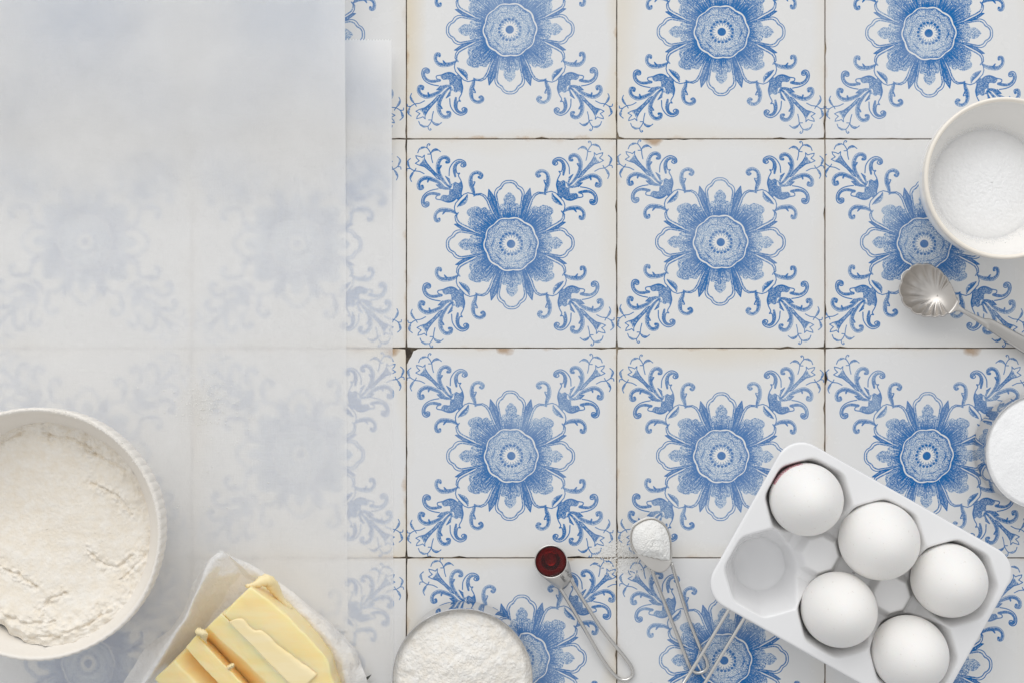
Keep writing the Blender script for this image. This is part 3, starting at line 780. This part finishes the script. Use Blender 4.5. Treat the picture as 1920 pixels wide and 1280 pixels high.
c3, R3 = steel_cup(867, 1272, 132, h3, 'steel measuring cup heaped with flour, at the near edge', math.radians(-75))
def fz(X, Y, T):
    x = (X - c3.x) / R3; y = (Y - c3.y) / R3
    z = h3 - .0022 + .0085 * (1 - sstep(.15, 1.0, T)) + .0012 * fbm(x, y, 3, 3, 6) * (1 - T ** 4)
    lump = fbm(x, y, 9, 4, 16, .6)
    z += .0012 * lump * (1 - sstep(.9, 1, T)) + .00035 * fbm(x, y, 45, 3, 26) - .0018 * sstep(.9, 1, T) - .0012 * sstep(.1, 1, y) * sstep(.5, .9, T)
    return z
v, f = disc_surface(c3.x, c3.y, 170, 460, lambda th: R3 * .985 + 0 * th, fz)
tag(link_mesh('flour', v, f, M_flour, None, True), 'crumbly white flour heaped in the steel measuring cup', 'flour', None, 'stuff')
h4 = .034
c4, R4 = steel_cup(1958, 847, 110.5, h4, 'steel measuring cup of sugar, at the right edge', math.radians(10))
def sz(X, Y, T):
    return h4 - .0012 + .0025 * (1 - T ** 2) + .0004 * fbm(X, Y, 120, 3, 8) + .0002 * fbm(X, Y, 1500, 2, 9) - .0012 * sstep(.93, 1, T)
v, f = disc_surface(c4.x, c4.y, 80, 300, lambda th: R4 * .985 + 0 * th, sz)
tag(link_mesh('sugar', v, f, M_sugar, None, True), 'white sugar filling the steel measuring cup at the right', 'sugar', None, 'stuff')

# ------------------------------------------------------------------ measuring spoons
GS = 'wire handled measuring spoons'
def polar_outline(cen, pts):
    a = spline([(p[0] - cen[0], p[1] - cen[1]) for p in pts], 8, True)
    th = np.arctan2(-a[:, 1], a[:, 0]); r = np.hypot(a[:, 0], a[:, 1])
    o = np.argsort(th); th, r = th[o], r[o]
    return lambda q: np.interp(np.angle(np.exp(1j * np.asarray(q))), np.concatenate([th - 2 * np.pi, th, th + 2 * np.pi]), np.tile(r, 3))
def text_mesh(name, txt, size, loc, ang, m, parent, tilt=None):
    cu = bpy.data.curves.new(name, 'FONT'); cu.body = txt; cu.size = size; cu.extrude = .00006; cu.align_x = 'CENTER'
    to = bpy.data.objects.new(name + '_curve', cu); C.objects.link(to)
    dg = bpy.context.evaluated_depsgraph_get(); dg.update()
    me = bpy.data.meshes.new_from_object(to.evaluated_get(dg)); bpy.data.objects.remove(to); bpy.data.curves.remove(cu)
    o = bpy.data.objects.new(name, me); C.objects.link(o); me.materials.clear(); me.materials.append(m)
    R = Matrix.Rotation(ang, 4, 'Z')
    if tilt is not None: R = tilt @ R
    me.transform(R); o.parent = parent; o.location = Vector(loc) - parent.location
    return o
WR = 3.5 * S
# --- spoon with vanilla
zv = .0165; cv = P(1033, 1052, zv); kv = S * (1 - zv / H); Rv = 31.5 * kv
sp = thing('measuring_spoon', 'small wire handled measuring spoon holding dark vanilla extract', 'measuring spoon', (cv.x, cv.y, 0), GS)
pr = []
for t in np.linspace(0, 1, 10): pr.append((max(Rv * math.sin(t * math.pi / 2) ** .6, .0003), .0012 + (zv - .0012) * (1 - math.cos(t * math.pi / 2)) ** .9 if t < 1 else zv - .0003))
pr += [(Rv * 1.0, zv), (Rv * .94, zv + .00005), (Rv * .925, zv - .0006)]
for t in np.linspace(1, 0, 10)[1:]: pr.append((max(Rv * .92 * math.sin(t * math.pi / 2) ** .6, .0003), .0019 + (zv - .0025) * (1 - math.cos(t * math.pi / 2)) ** .9))
v, f = lathe(pr, 96, cv.x, cv.y)
link_mesh('spoon_bowl', v, f, M_steel, sp, True)
liq = [(.0003, .00205)]
for t in np.linspace(0, 1, 10)[1:]:
    z = .00205 + (zv - .0025) * (1 - math.cos(t * math.pi / 2)) ** .9; r = Rv * .905 * math.sin(t * math.pi / 2) ** .6
    if z < zv - .0024: liq.append((r, z)); rl = r
liq += [(Rv * .905, zv - .0022), (Rv * .89, zv - .00235), (Rv * .6, zv - .0026), (.0003, zv - .0026)]
v, f = lathe(liq, 96, cv.x, cv.y)
tag(link_mesh('vanilla_extract', v, f, M_vanilla, None, True), 'dark red-brown vanilla extract in the smallest measuring spoon', 'vanilla extract')
# collar plate between the bowl and the wires
def loft(name, A, B, m, parent, n=8, bow=0.0, th=.0007):
    a = spline([tuple(p) for p in A], 6); b = spline([tuple(p) for p in B], 6); V = []
    for i in range(n + 1):
        t = i / n
        for p, q in zip(a, b):
            w = Vector(p) * (1 - t) + Vector(q) * t; w.z += bow * math.sin(math.pi * t); V.append(w)
    o = link_mesh(name, V, grid_faces(n + 1, len(a), False), m, parent, True); solidify(o, th); return o
loft('collar', [P(1065, 1047, zv - .0006), P(1059, 1069, zv - .0006), P(1045, 1081, zv - .0006), P(1022, 1082, zv - .0006), P(1012, 1076, zv - .0006)],
     [P(1071, 1068, .011), P(1071, 1086, .009), P(1058, 1103, .0075), P(1044, 1101, .0085), P(1024, 1084, .012)], M_brush, sp, 8, .0006)
v, f = tube([P(1068, 1080, .0085), P(1086, 1112, .0065), P(1130, 1180, .0045), P(1172, 1232, .003), P(1186, 1254, .0022), P(1185, 1267, .0018), P(1172, 1274, .0016), P(1155, 1267, .0018), P(1130, 1236, .003), P(1090, 1168, .0052), P(1054, 1108, .0072), P(1046, 1096, .0082)], WR, 12, 8)
link_mesh('handle', v, f, M_steel, sp, True)
text_mesh('engraving', '1/4 TSP', .0029, P(1064, 1076, .0146), math.radians(-57), M_mark, sp, Matrix.Rotation(math.radians(36), 4, Vector((.85, .5, 0)).normalized()))
text_mesh('engraving', '1.25ml', .0029, P(1053, 1084, .0146), math.radians(-57), M_mark, sp, Matrix.Rotation(math.radians(36), 4, Vector((.85, .5, 0)).normalized()))
# --- spoon with baking powder
zp = .015; cen = (1222, 1018)
outl = [(1181, 1005), (1187, 985), (1207, 972), (1227, 970), (1247, 982), (1257, 1002), (1260, 1022), (1260, 1047), (1255, 1062), (1242, 1072), (1227, 1070), (1212, 1060), (1195, 1042), (1184, 1025)]
po = polar_outline(cen, outl); cp = P(*cen, zp); kp2 = S * (1 - zp / H)
s2 = thing('measuring_spoon', 'wire handled measuring spoon heaped with white powder', 'measuring spoon', (cp.x, cp.y, 0), GS)
v, f = disc_surface(cp.x, cp.y, 24, 120, lambda th: po(th) * kp2, lambda X, Y, T: zp - .0135 * (1 - T ** 2.4) * (1 - .93 * sstep(0, .010, cp.y - Y - .25 * (X - cp.x))))
solidify(link_mesh('spoon_bowl', v, f, M_brush, s2, True), .0007, -1)
def pow_r(th):
    r = po(th) * kp2 * .992
    lim = (1047 - cen[1]) * kp2                                    # powder ends before the spout
    s = -np.sin(th) - .22 * np.cos(th)
    return np.minimum(r, np.where(s > .05, lim / np.maximum(s, .05) * (1 + .03 * np.sin(17 * th)), 1))
def pow_z(X, Y, T):
    return zp - .0003 + .0065 * (1 - T ** 2.2) + .0009 * fbm(X, Y, 260, 4, 7) * (1 - T ** 6) + .0003 * fbm(X, Y, 1500, 2, 8) - .004 * sstep(.86, 1, T)
v, f = disc_surface(cp.x, cp.y, 70, 220, pow_r, pow_z)
tag(link_mesh('baking_powder', v, f, M_powder, None, True), 'white powder heaped in the wire handled spoon', 'baking powder', None, 'stuff')
v, f = tube([P(1259, 1055, .0115), P(1266, 1078, .0085), P(1288, 1150, .005), P(1312, 1212, .0028), P(1325, 1238, .002), P(1325, 1252, .0016), P(1314, 1260, .0014), P(1301, 1258, .0016), P(1292, 1246, .002), P(1270, 1190, .0038), P(1240, 1114, .0066), P(1225, 1075, .009), P(1222, 1066, .0105)], WR, 12, 8)
link_mesh('handle', v, f, M_steel, s2, True)
# --- third spoon, its bowl below the picture and its loop under the egg tray
cq = P(1262, 1372, .014)
s3_ = thing('measuring_spoon', 'wire measuring spoon handle tucked under the egg tray corner', 'measuring spoon', (cq.x, cq.y, 0), GS)
v, f = disc_surface(cq.x, cq.y, 16, 64, lambda th: .016 + 0 * th, lambda X, Y, T: .016 - .0135 * (1 - T ** 2.4))
solidify(link_mesh('spoon_bowl', v, f, M_steel, s3_, True), .0007)
v, f = tube([P(1270, 1322, .015), P(1266, 1305, .0125), P(1288, 1270, .0085), P(1324, 1212, .0072), P(1364, 1146, .0068), P(1376, 1127, .0066), P(1390, 1119, .0066), P(1404, 1126, .0066), P(1404, 1142, .0066), P(1394, 1160, .0066), P(1356, 1222, .0072), P(1318, 1286, .0085), P(1303, 1318, .0125), P(1292, 1334, .015)], WR, 12, 8)
link_mesh('handle', v, f, M_steel, s3_, True)

# ------------------------------------------------------------------ shell spoon
def Z5(u, v_): return (1680 + u / 6.4, 480 + v_ / 6.4)
oc = [Z5(*q) for q in [(735, 500), (700, 370), (650, 275), (590, 205), (530, 150), (470, 118), (405, 96), (345, 84), (292, 104), (205, 96), (172, 152), (112, 172), (62, 238), (60, 338), (34, 400), (56, 478), (82, 545), (104, 592), (160, 612), (198, 652), (268, 700), (350, 722), (480, 730), (560, 722), (640, 694), (705, 662), (750, 600)]]
Fc = Z5(560, 480); zsR = .0175
po2 = polar_outline(Fc, oc); cs = P(*Fc, zsR); ks = S * (1 - zsR / H)
shell = thing('shell_spoon', 'old silver spoon with a scalloped shell bowl, beside the sugar bowl', 'spoon', (cs.x, cs.y, 0))
Cc = P(*Z5(400, 420), zsR)
def shell_z(X, Y, T):
    th = np.arctan2(Y - cs.y, X - cs.x)
    d = np.hypot(X - Cc.x, Y - Cc.y) / (.0188)
    w = np.angle(np.exp(1j * (th - math.radians(172))))
    on = sstep(2.1, 1.9, np.abs(w)) * sstep(.2, .9, T)
    fl = np.abs(np.cos(w * 8.86)) ** .8
    return zsR - .0125 * np.clip(1 - d ** 2.2 * .92, 0, 1) - on * .0017 * (fl - .4)
def shell_r(th):
    b = sum(po2(th + k * .075) for k in range(-2, 3)) / 5
    w = np.angle(np.exp(1j * (th - math.radians(172))))
    m_ = sstep(1.95, 1.6, np.abs(w)); b = b * m_ + po2(th) * (1 - m_)
    return ks * (b + 3.2 * (np.abs(np.cos(w * 8.86)) ** .6 - .5) * sstep(2.1, 1.9, np.abs(w)))
v, f = disc_surface(cs.x, cs.y, 70, 720, shell_r, shell_z)
o = solidify(link_mesh('spoon_bowl', v, f, M_silver, shell, True), .0009, -1)
stn = [((735, 500), (700, 668), .0168), ((762, 585), (772, 672), .0175), ((830, 642), (860, 722), .018), ((950, 702), (975, 792), .0165), ((1060, 748), (1090, 872), .0145), ((1180, 772), (1142, 912), .013), ((1536, 962), (1520, 1160), .008), ((2000, 1190), (1950, 1420), .004)]
V = []
nw = 9
st2_ = spline([(a[0], a[1], b[0], b[1], z) for a, b, z in stn], 6)
for row in st2_:
    for j in range(nw):
        t = j / (nw - 1); px, py = Z5(row[0] * (1 - t) + row[2] * t, row[1] * (1 - t) + row[3] * t)
        q = P(px, py, row[4]); q.z += .0009 * math.sin(math.pi * t) ** .7; V.append(q)
o = solidify(link_mesh('handle', V, grid_faces(len(st2_), nw, False), M_brush, shell, True), .0014, -1)

# ------------------------------------------------------------------ egg tray
zt_ = .043; kt = S * (1 - zt_ / H); AT = math.radians(-29.4)
ct = P(1615, 1083, zt_)
def loc2w(u, v_): return (ct.x + u * math.cos(AT) - v_ * math.sin(AT), ct.y + u * math.sin(AT) + v_ * math.cos(AT))
pu, pv = 156 * kt, 153 * kt
hu, hv, rc = 246 * kt, 172 * kt, 48 * kt
tray = thing('egg_tray', 'white porcelain tray for six eggs, one hollow empty', 'egg tray', (ct.x, ct.y, 0))
def rr_outline(hu, hv, rc, n):
    pts = []
    segs = [((hu - rc, hv - rc), 0), ((-(hu - rc), hv - rc), 90), ((-(hu - rc), -(hv - rc)), 180), ((hu - rc, -(hv - rc)), 270)]
    for (cx, cy), a0 in segs:
        for k in range(24):
            a = math.radians(a0 + 90 * k / 23); pts.append((cx + rc * math.cos(a), cy + rc * math.sin(a)))
    pts.append(pts[0]); pts = np.array(pts)
    L = np.concatenate([[0], np.cumsum(np.hypot(*np.diff(pts, axis=0).T))])
    s = np.linspace(0, L[-1], n, endpoint=False)
    return np.stack([np.interp(s, L, pts[:, 0]), np.interp(s, L, pts[:, 1])], 1)
def smin(a, b, k):
    h = np.clip(.5 + .5 * (b - a) / k, 0, 1); return b * (1 - h) + a * h - k * h * (1 - h)
def smax(a, b, k): return -smin(-a, -b, k)
def tray_h(u, v_):
    z = np.full(u.shape, zt_)
    cone = np.full(u.shape, 9.)
    for i in (-1, 0, 1):
        for j in (-.5, .5):
            x = np.abs(u - i * pu); y = np.abs(v_ - j * pv)
            octo = (x ** 22 + y ** 22 + ((x + y) / math.sqrt(2)) ** 22 + (np.abs(x - y) / math.sqrt(2)) ** 22) ** (1 / 22)
            rad = np.hypot(x, y)
            d = np.where(rad < .0165, rad, rad * .25 + octo * .75)
            hgt = np.clip((octo - .0168) / .009, 0, 1) ** 1.8
            w = .0055 + (zt_ - .0055) * np.clip(((octo * .5 + rad * .5) * (1 - hgt) + octo * hgt - .0168) / (.0262 - .0168), 0, 3) ** 1.15
            w = w - .0030 * (1 - np.clip(rad / .0165, 0, 1) ** 2)
            cone = np.minimum(cone, w)
    inside = np.maximum(np.abs(u) - pu, np.abs(v_) - pv / 2)       # <0 within the hull of the well centres
    pad = np.full(u.shape, 9.)
    for i in (-.5, .5):
        x = np.abs(u - i * pu); y = np.abs(v_)
        pad = np.minimum(pad, np.maximum(np.maximum(x, y), (x + y) / math.sqrt(2)))
    padz = .0285 - .0075 * sstep(.0100, .0150, pad)
    cap = smax(padz, zt_ + np.minimum(inside + .002, 0) * 0 + (inside > 90) * 0 - .03 + 0 * u, .001)
    wall = cap + np.clip(inside + .006, 0, 1) * 1.35                # climbs to the rim outside the hull
    z = smin(z, smin(cone, wall, .005), .004)
    return z
NO = 520; o1 = rr_outline(hu, hv, rc, NO)
V = []; rings = 150
ts = np.linspace(0, 1, rings + 1)[1:] * .985
for t in ts:
    q = o1 * t; zz = tray_h(q[:, 0], q[:, 1])
    for (a, b2), z in zip(q, zz): x, y = loc2w(a, b2); V.append((x, y, float(z)))
def ringat(du, z):
    o2 = rr_outline(hu + du, hv + du, max(rc + du, .004), NO)
    for a, b2 in o2: x, y = loc2w(a, b2); V.append((x, y, z))
for du, z in ((-.0004, zt_ - .0001), (.0002, zt_ - .0006), (.0005, zt_ - .0015), (.0002, zt_ - .0028), (-.0012, zt_ - .0034), (-.0026, zt_ - .007), (-.0075, .0125), (-.0085, .0075), (-.0105, .0012), (-.012, .0004), (-.02, .0004)): ringat(du, z)
nr = len(V) // NO
Ft = grid_faces(nr, NO)
V.append((ct.x, ct.y, float(tray_h(np.array([0.]), np.array([0.]))[0]))); ci_ = len(V) - 1
Ft += [(ci_, j, (j + 1) % NO) for j in range(NO)] + [tuple((nr - 1) * NO + j for j in range(NO - 1, -1, -1))]
link_mesh('tray_body', V, Ft, M_porc, tray, True)

# ------------------------------------------------------------------ eggs
eggs = [(1515, 937, 69, 'white egg with pink ink marks, in the corner hollow above the empty one', 1, .0),
        (1653, 1015, 74.5, 'largest white egg, in the middle hollow of the far row', 0, .6),
        (1784.5, 1089.5, 69.5, 'white egg in the right corner hollow of the far row', 0, .3),
        (1577, 1145, 70.5, 'white egg beside the empty hollow, in the near row of the tray', 0, .4),
        (1710, 1228, 71.5, 'white egg in the nearest corner of the tray, cut by the picture edge', 0, .2)]
for (px, py, rp, lab, pink, tl) in eggs:
    zc = .0405; ke = S * (1 - (zc + .004) / H); re = rp * ke * .99
    ce = P(px, py, zc + .003); L = .030
    n, m = 64, 40; V = [];
    for i in range(m + 1):
        ph = math.pi * i / m; zz = math.cos(ph)
        rr = re * math.sin(ph) * (1 - .11 * zz) * (1.0 if zz > 0 else 1)
        for j in range(n):
            a = 2 * math.pi * j / n; V.append((rr * math.cos(a), rr * math.sin(a), L * zz * (1.0 if zz < 0 else .98)))
    rot = Matrix.Rotation(math.radians(tl * 9), 3, Vector((.6, 1, 0)).normalized())
    V = [rot @ Vector(q) for q in V]
    e = link_mesh('egg', [(q[0] + ce.x, q[1] + ce.y, q[2] + zc) for q in V], [tuple(reversed(q)) for q in grid_faces(m + 1, n)], M_egg, None, True, loc=(ce.x, ce.y, zc))
    bmx = bmesh.new(); bmx.from_mesh(e.data); bmesh.ops.remove_doubles(bmx, verts=bmx.verts, dist=1e-6); bmx.to_mesh(e.data); bmx.free()
    e.color = (float(pink), 0, 0, 1)
    tag(e, lab, 'egg', 'eggs in the porcelain tray')

# ------------------------------------------------------------------ butter
zbt = .040
D1 = (math.sqrt(.5), math.sqrt(.5)); D2 = (-math.sqrt(.5), math.sqrt(.5))
def BT(s, t, z):     # s: down-left along the stick, t: down-right across it (photo pixels on the top plane)
    q = P(467 + D1[0] * t + D2[0] * s, 1101 + D1[1] * t + D2[1] * s, zbt); return Vector((q.x, q.y, z))
def slab(name, label, prof_top, prof_bot, zt1, zt2, zb, t0, t1, seed, lump=1.0, group=None, bulge=0.0):
    """prof_top / prof_bot: (s_near, s_far) pairs at t=0 and t=1 blended; rounded box as a dense sheet"""
    ns, ntt, nz = 14, 46, 12
    def pt(a, b, c_):   # a across s 0..1, b along t 0..1, c height 0..1
        st0 = prof_top[0][0] * (1 - b) + prof_top[1][0] * b; st1 = prof_top[0][1] * (1 - b) + prof_top[1][1] * b
        sb0 = prof_bot[0][0] * (1 - b) + prof_bot[1][0] * b; sb1 = prof_bot[0][1] * (1 - b) + prof_bot[1][1] * b
        s = (sb0 * (1 - c_) + st0 * c_) * (1 - a) + (sb1 * (1 - c_) + st1 * c_) * a
        t = t0 + (t1 - t0) * b
        s -= bulge * (1 - a) * (math.sin(min(1, b * 1.15) * math.pi) ** .8 - 2.2 * max(0, b - .78) / .22)
        zt = zt1 * (1 - a) + zt2 * a
        z = zb + (zt - zb) * c_
        return s, t, z
    V = []; Fs = []
    def face(fn, nu, nv):
        off = len(V)
        for i in range(nu + 1):
            for j in range(nv + 1):
                V.append(fn(i / nu, j / nv))
        for i in range(nu):
            for j in range(nv):
                a = off + i * (nv + 1) + j; Fs.append((a, a + 1, a + nv + 2, a + nv + 1))
    face(lambda u, w: pt(u, w, 1), ns, ntt); face(lambda u, w: pt(1 - u, w, 0), ns, ntt)
    face(lambda u, w: pt(0, w, u), nz, ntt); face(lambda u, w: pt(1, w, 1 - u), nz, ntt)
    face(lambda u, w: pt(w, 0, 1 - u), nz, ns); face(lambda u, w: pt(w, 1, u), nz, ns)
    A = np.array(V)
    s_, t_, z_ = A[:, 0], A[:, 1], A[:, 2]
    top_ = sstep(zb + .6 * (max(zt1, zt2) - zb), max(zt1, zt2), z_)
    s2 = s_ + lump * (2.2 * fbm(t_, z_ * 3000, .03, 3, seed) + .8 * fbm(t_, z_ * 3000, .13, 2, seed + 3))
    t2 = t_ + lump * 2.0 * fbm(s_, z_ * 3000, .04, 3, seed + 5)
    z2 = z_ + top_ * lump * (.0007 * fbm(s_, t_, .018, 3, seed + 7) + .0003 * fbm(s_ * 3, t_, .05, 3, seed + 9))
    W = [BT(a, b2, c_) for a, b2, c_ in zip(s2, t2, z2)]
    o = link_mesh(name, W, Fs, M_butter, None, True)
    bm = bmesh.new(); bm.from_mesh(o.data); bmesh.ops.remove_doubles(bm, verts=bm.verts, dist=3e-5); bmesh.ops.recalc_face_normals(bm, faces=bm.faces); bm.to_mesh(o.data); bm.free()
    md = o.modifiers.new('edges', 'BEVEL'); md.width = .0011; md.segments = 3; md.limit_method = 'ANGLE'; md.angle_limit = math.radians(50)
    return tag(o, label, 'butter', group)
slab('butter_block', 'uncut end of the pale yellow butter stick, in its opened wrapper', ((-2, 70), (-2, 73)), ((-2, 74), (0, 76)), zbt - .0005, zbt, .0035, 0, 262, 1, 1.0, None, 11)
slab('butter_slice', 'butter slice still leaning on the uncut block', ((69.5, 107), (73, 98)), ((77, 172), (80, 180)), zbt + .0012, zbt + .0004, .0035, -3, 236, 11, .9, 'cut butter slices')
slab('butter_slice', 'narrow upright butter slice with a curl on its corner, between two gaps', ((131, 163), (139, 172)), ((143, 164), (148, 172)), zbt + .002, zbt + .0008, .0035, -6, 232, 21, 1.2, 'cut butter slices')
slab('butter_slice', 'outermost butter slice, leaning away from the others, at the near picture edge', ((196, 250), (198, 250)), ((146, 244), (150, 244)), zbt - .001, zbt - .004, .0035, -4, 232, 31, 1.0, 'cut butter slices')
# a torn skin of butter across the top of the uncut block
ridge = [(71, 18), (50, 30), (48, 60), (36, 78), (34, 120), (30, 150), (26, 175), (22, 205)]
V = []; rs_ = spline([(a, b2) for a, b2 in ridge], 8)
for i, (a, b2) in enumerate(rs_):
    for j in range(9):
        w = j / 8; s = a + (75 - a) * w if True else 0
        z = zbt + .0009 * math.sin(min(1, w * 5) * math.pi / 2) * (1 - .45 * w) + .0001 - (w == 0) * .0012
        q = BT(s + .8 * math.sin(i * .45) + .5 * math.sin(i * 1.1), b2, z); V.append(q)
sk = solidify(link_mesh('butter_flake', V, grid_faces(len(rs_), 9, False), M_butter2, None, True), .0004, 0)
tag(sk, 'thin torn layer of butter lying on top of the uncut block', 'butter')
def blob(name, pts, r, label, flat=.6, seed=0):
    v, f = tube(pts, r, 16, 8); z0 = min(p[2] for p in pts)
    v = [Vector((p.x + .0006 * math.sin(i * .37), p.y + .0005 * math.cos(i * .53), p.z)) for i, p in enumerate(v)]
    return tag(link_mesh(name, v, f, M_butter2, None, True), label, 'butter')
blob('butter_curl', [P(462, 1098, .034), P(480, 1094, .031), P(500, 1087, .027), P(516, 1104, .022), P(530, 1126, .017), P(540, 1142, .0135), P(549, 1147, .012)], [.001, .0022, .0040, .0032, .0024, .0030, .0012], 'curved ribbon of butter stuck to the wrapper beyond the block')
blob('butter_curl', [BT(128, -5, zbt + .002), BT(122, -9, zbt + .0038), BT(119, -3, zbt + .0042), BT(121, 6, zbt + .0035), BT(127, 15, zbt + .0022)], [.001, .0022, .0026, .0020, .0008], 'small curl of butter on the corner of the upright slice')
blob('butter_curl', [BT(133, 78, zbt + .001), BT(127, 80, zbt + .002), BT(120, 80, zbt + .0022)], [.0015, .0014, .0006], 'tiny spur of butter on the gap side of the upright slice')
blob('butter_crumb', [P(652, 1228, .0105), P(659, 1234, .0105), P(663, 1232, .010)], [.0008, .0022, .0008], 'butter crumb near the right corner of the wrapper')
blob('butter_crumb', [P(628, 1262, .016), P(625, 1272, .016), P(622, 1285, .016)], [.0006, .0022, .0015], 'smear of butter between block end and wrapper corner')

# ------------------------------------------------------------------ butter wrapper
# stations around the stick; each: [under the butter, foot, mid, ridge, outer edge]
ST = [
 [(330, 1330, .003), (255, 1322, .004), (248, 1315, .022), (232, 1318, .038), (178, 1318, .026)],
 [(345, 1290, .003), (286, 1285, .004), (278, 1280, .022), (266, 1283, .040), (232, 1280, .026)],
 [(380, 1230, .003), (330, 1232, .004), (322, 1215, .022), (318, 1205, .040), (270, 1216, .028)],
 [(410, 1190, .003), (372, 1188, .004), (358, 1176, .022), (350, 1160, .038), (322, 1178, .030)],
 [(430, 1160, .003), (402, 1150, .004), (380, 1130, .020), (366, 1118, .034), (346, 1143, .030)],
 [(445, 1150, .003), (425, 1124, .004), (402, 1096, .018), (386, 1080, .030), (362, 1092, .027)],
 [(465, 1140, .003), (445, 1106, .004), (425, 1072, .016), (400, 1050, .026), (382, 1062, .025)],
 [(477, 1136, .003), (464, 1095, .004), (447, 1066, .012), (423, 1038, .021), (411, 1030, .022)],
 [(478, 1135, .003), (465, 1094, .004), (448, 1064, .012), (425, 1036, .021), (412, 1028, .022)],
 [(490, 1135, .003), (480, 1094, .004), (472, 1080, .009), (460, 1064, .012), (446, 1047, .014)],
 [(505, 1150, .003), (497, 1103, .004), (499, 1094, .008), (498, 1084, .009), (491, 1069, .007)],
 [(525, 1170, .003), (530, 1136, .004), (540, 1128, .008), (547, 1119, .008), (548, 1108, .006)],
 [(550, 1195, .003), (562, 1168, .005), (578, 1158, .011), (592, 1152, .008), (603, 1153, .004)],
 [(575, 1225, .003), (590, 1200, .006), (608, 1190, .013), (628, 1186, .008), (641, 1187, .004)],
 [(590, 1250, .003), (612, 1230, .007), (632, 1218, .014), (650, 1208, .009), (666, 1216, .005)],
 [(590, 1280, .003), (622, 1256, .008), (642, 1246, .016), (664, 1236, .013), (678, 1244, .008)],
 [(590, 1310, .003), (628, 1290, .008), (650, 1284, .017), (664, 1280, .016), (686, 1268, .013)],
 [(590, 1350, .003), (630, 1345, .008), (655, 1345, .017), (675, 1345, .016), (705, 1345, .010)],
]
A = np.array([[list(P(*p)) for p in st] for st in ST])      # stations x 5 x 3
def lin(a, n):
    k = np.arange(len(a)); q = np.linspace(0, len(a) - 1, (len(a) - 1) * n + 1)
    return np.stack([np.interp(q, k, a[:, d]) for d in range(3)], 1)
rows = np.array([lin(A[:, j], 6) * .75 + spline(A[:, j], 6) * .25 for j in range(5)])      # 5 x n x 3
cols = np.array([spline(rows[:, i], 7) for i in range(rows.shape[1])])   # n x m x 3
nU, nV = cols.shape[:2]
X, Y, Z = cols[..., 0], cols[..., 1], cols[..., 2]
jj = np.linspace(0, 1, nV)[None]
cr = (1 - np.abs(fbm(X, Y, 75, 3, 13)) * 3.2)               # creases
amp = sstep(.12, .5, jj)
Z = Z + amp * (.0013 * cr * .5 + .0009 * fbm(X, Y, 160, 3, 14))
X = X + amp * .0011 * fbm(X, Y, 110, 3, 15); Y = Y + amp * .0011 * fbm(X + 5, Y, 110, 3, 16)
Z = np.maximum(Z, .0030)
v = list(zip(X.ravel(), Y.ravel(), Z.ravel()))
wr = link_mesh('butter_wrapper', v, grid_faces(nU, nV, False), M_wrap, None, True)
sub = wr.modifiers.new('smooth', 'SUBSURF'); sub.levels = sub.render_levels = 1
tag(wr, 'crumpled waxed paper wrapper opened around the butter', 'butter wrapper')
# dark knife whose tip shows beyond the wrapper
V = []
for q, w, z in ((0, .3, .0062), (8, 2.2, .006), (20, 3.4, .0058), (45, 5, .005), (120, 8, .004), (330, 9, .0035)):
    px = 696 - q * .80; py = 1264 + q * .66
    for sg in (-1, 1):
        for dz in (.0005, -.0005): p = P(px + sg * w * .6, py + sg * w * .75, z); V.append((p.x, p.y, z + dz))
Fk = []
for i in range(5):
    a = i * 4; b2 = a + 4
    Fk += [(a, b2, b2 + 2, a + 2), (a + 1, a + 3, b2 + 3, b2 + 1), (a, a + 1, b2 + 1, b2), (a + 2, b2 + 2, b2 + 3, a + 3)]
Fk += [(0, 2, 3, 1), (20, 21, 23, 22)]
tag(link_mesh('butter_knife', V, Fk, M_blade, None, False), 'dark knife blade, only its tip showing past the wrapper', 'knife')

# ------------------------------------------------------------------ spilled grains
pts = []
for _ in range(900):
    x = random.gauss(1158, 19); y = random.gauss(1040, 15)
    if random.random() < .35: x = random.gauss(1185, 22); y = random.gauss(1050, 18)
    p = P(x, y, 0); pts.append((p.x, p.y, .0001, random.uniform(.00015, .0006)))
crumbs('spilled_powder', pts, 'white powder spilled over the tile joint beside the heaped spoon', 'powder', M_powder, 3)
pts = []
for _ in range(420):
    x = random.gauss(388, 22); y = random.gauss(752, 22)
    if random.random() < .25: x = random.uniform(250, 520); y = random.uniform(720, 960)
    z = float(zA(np.array([x]), np.array([y]))[0]); p = P(x, y, z); pts.append((p.x, p.y, z, random.uniform(.0002, .0006)))
crumbs('spilled_flour', pts, 'flour grains scattered on the parchment above the mixing bowl', 'flour', M_powder, 4)
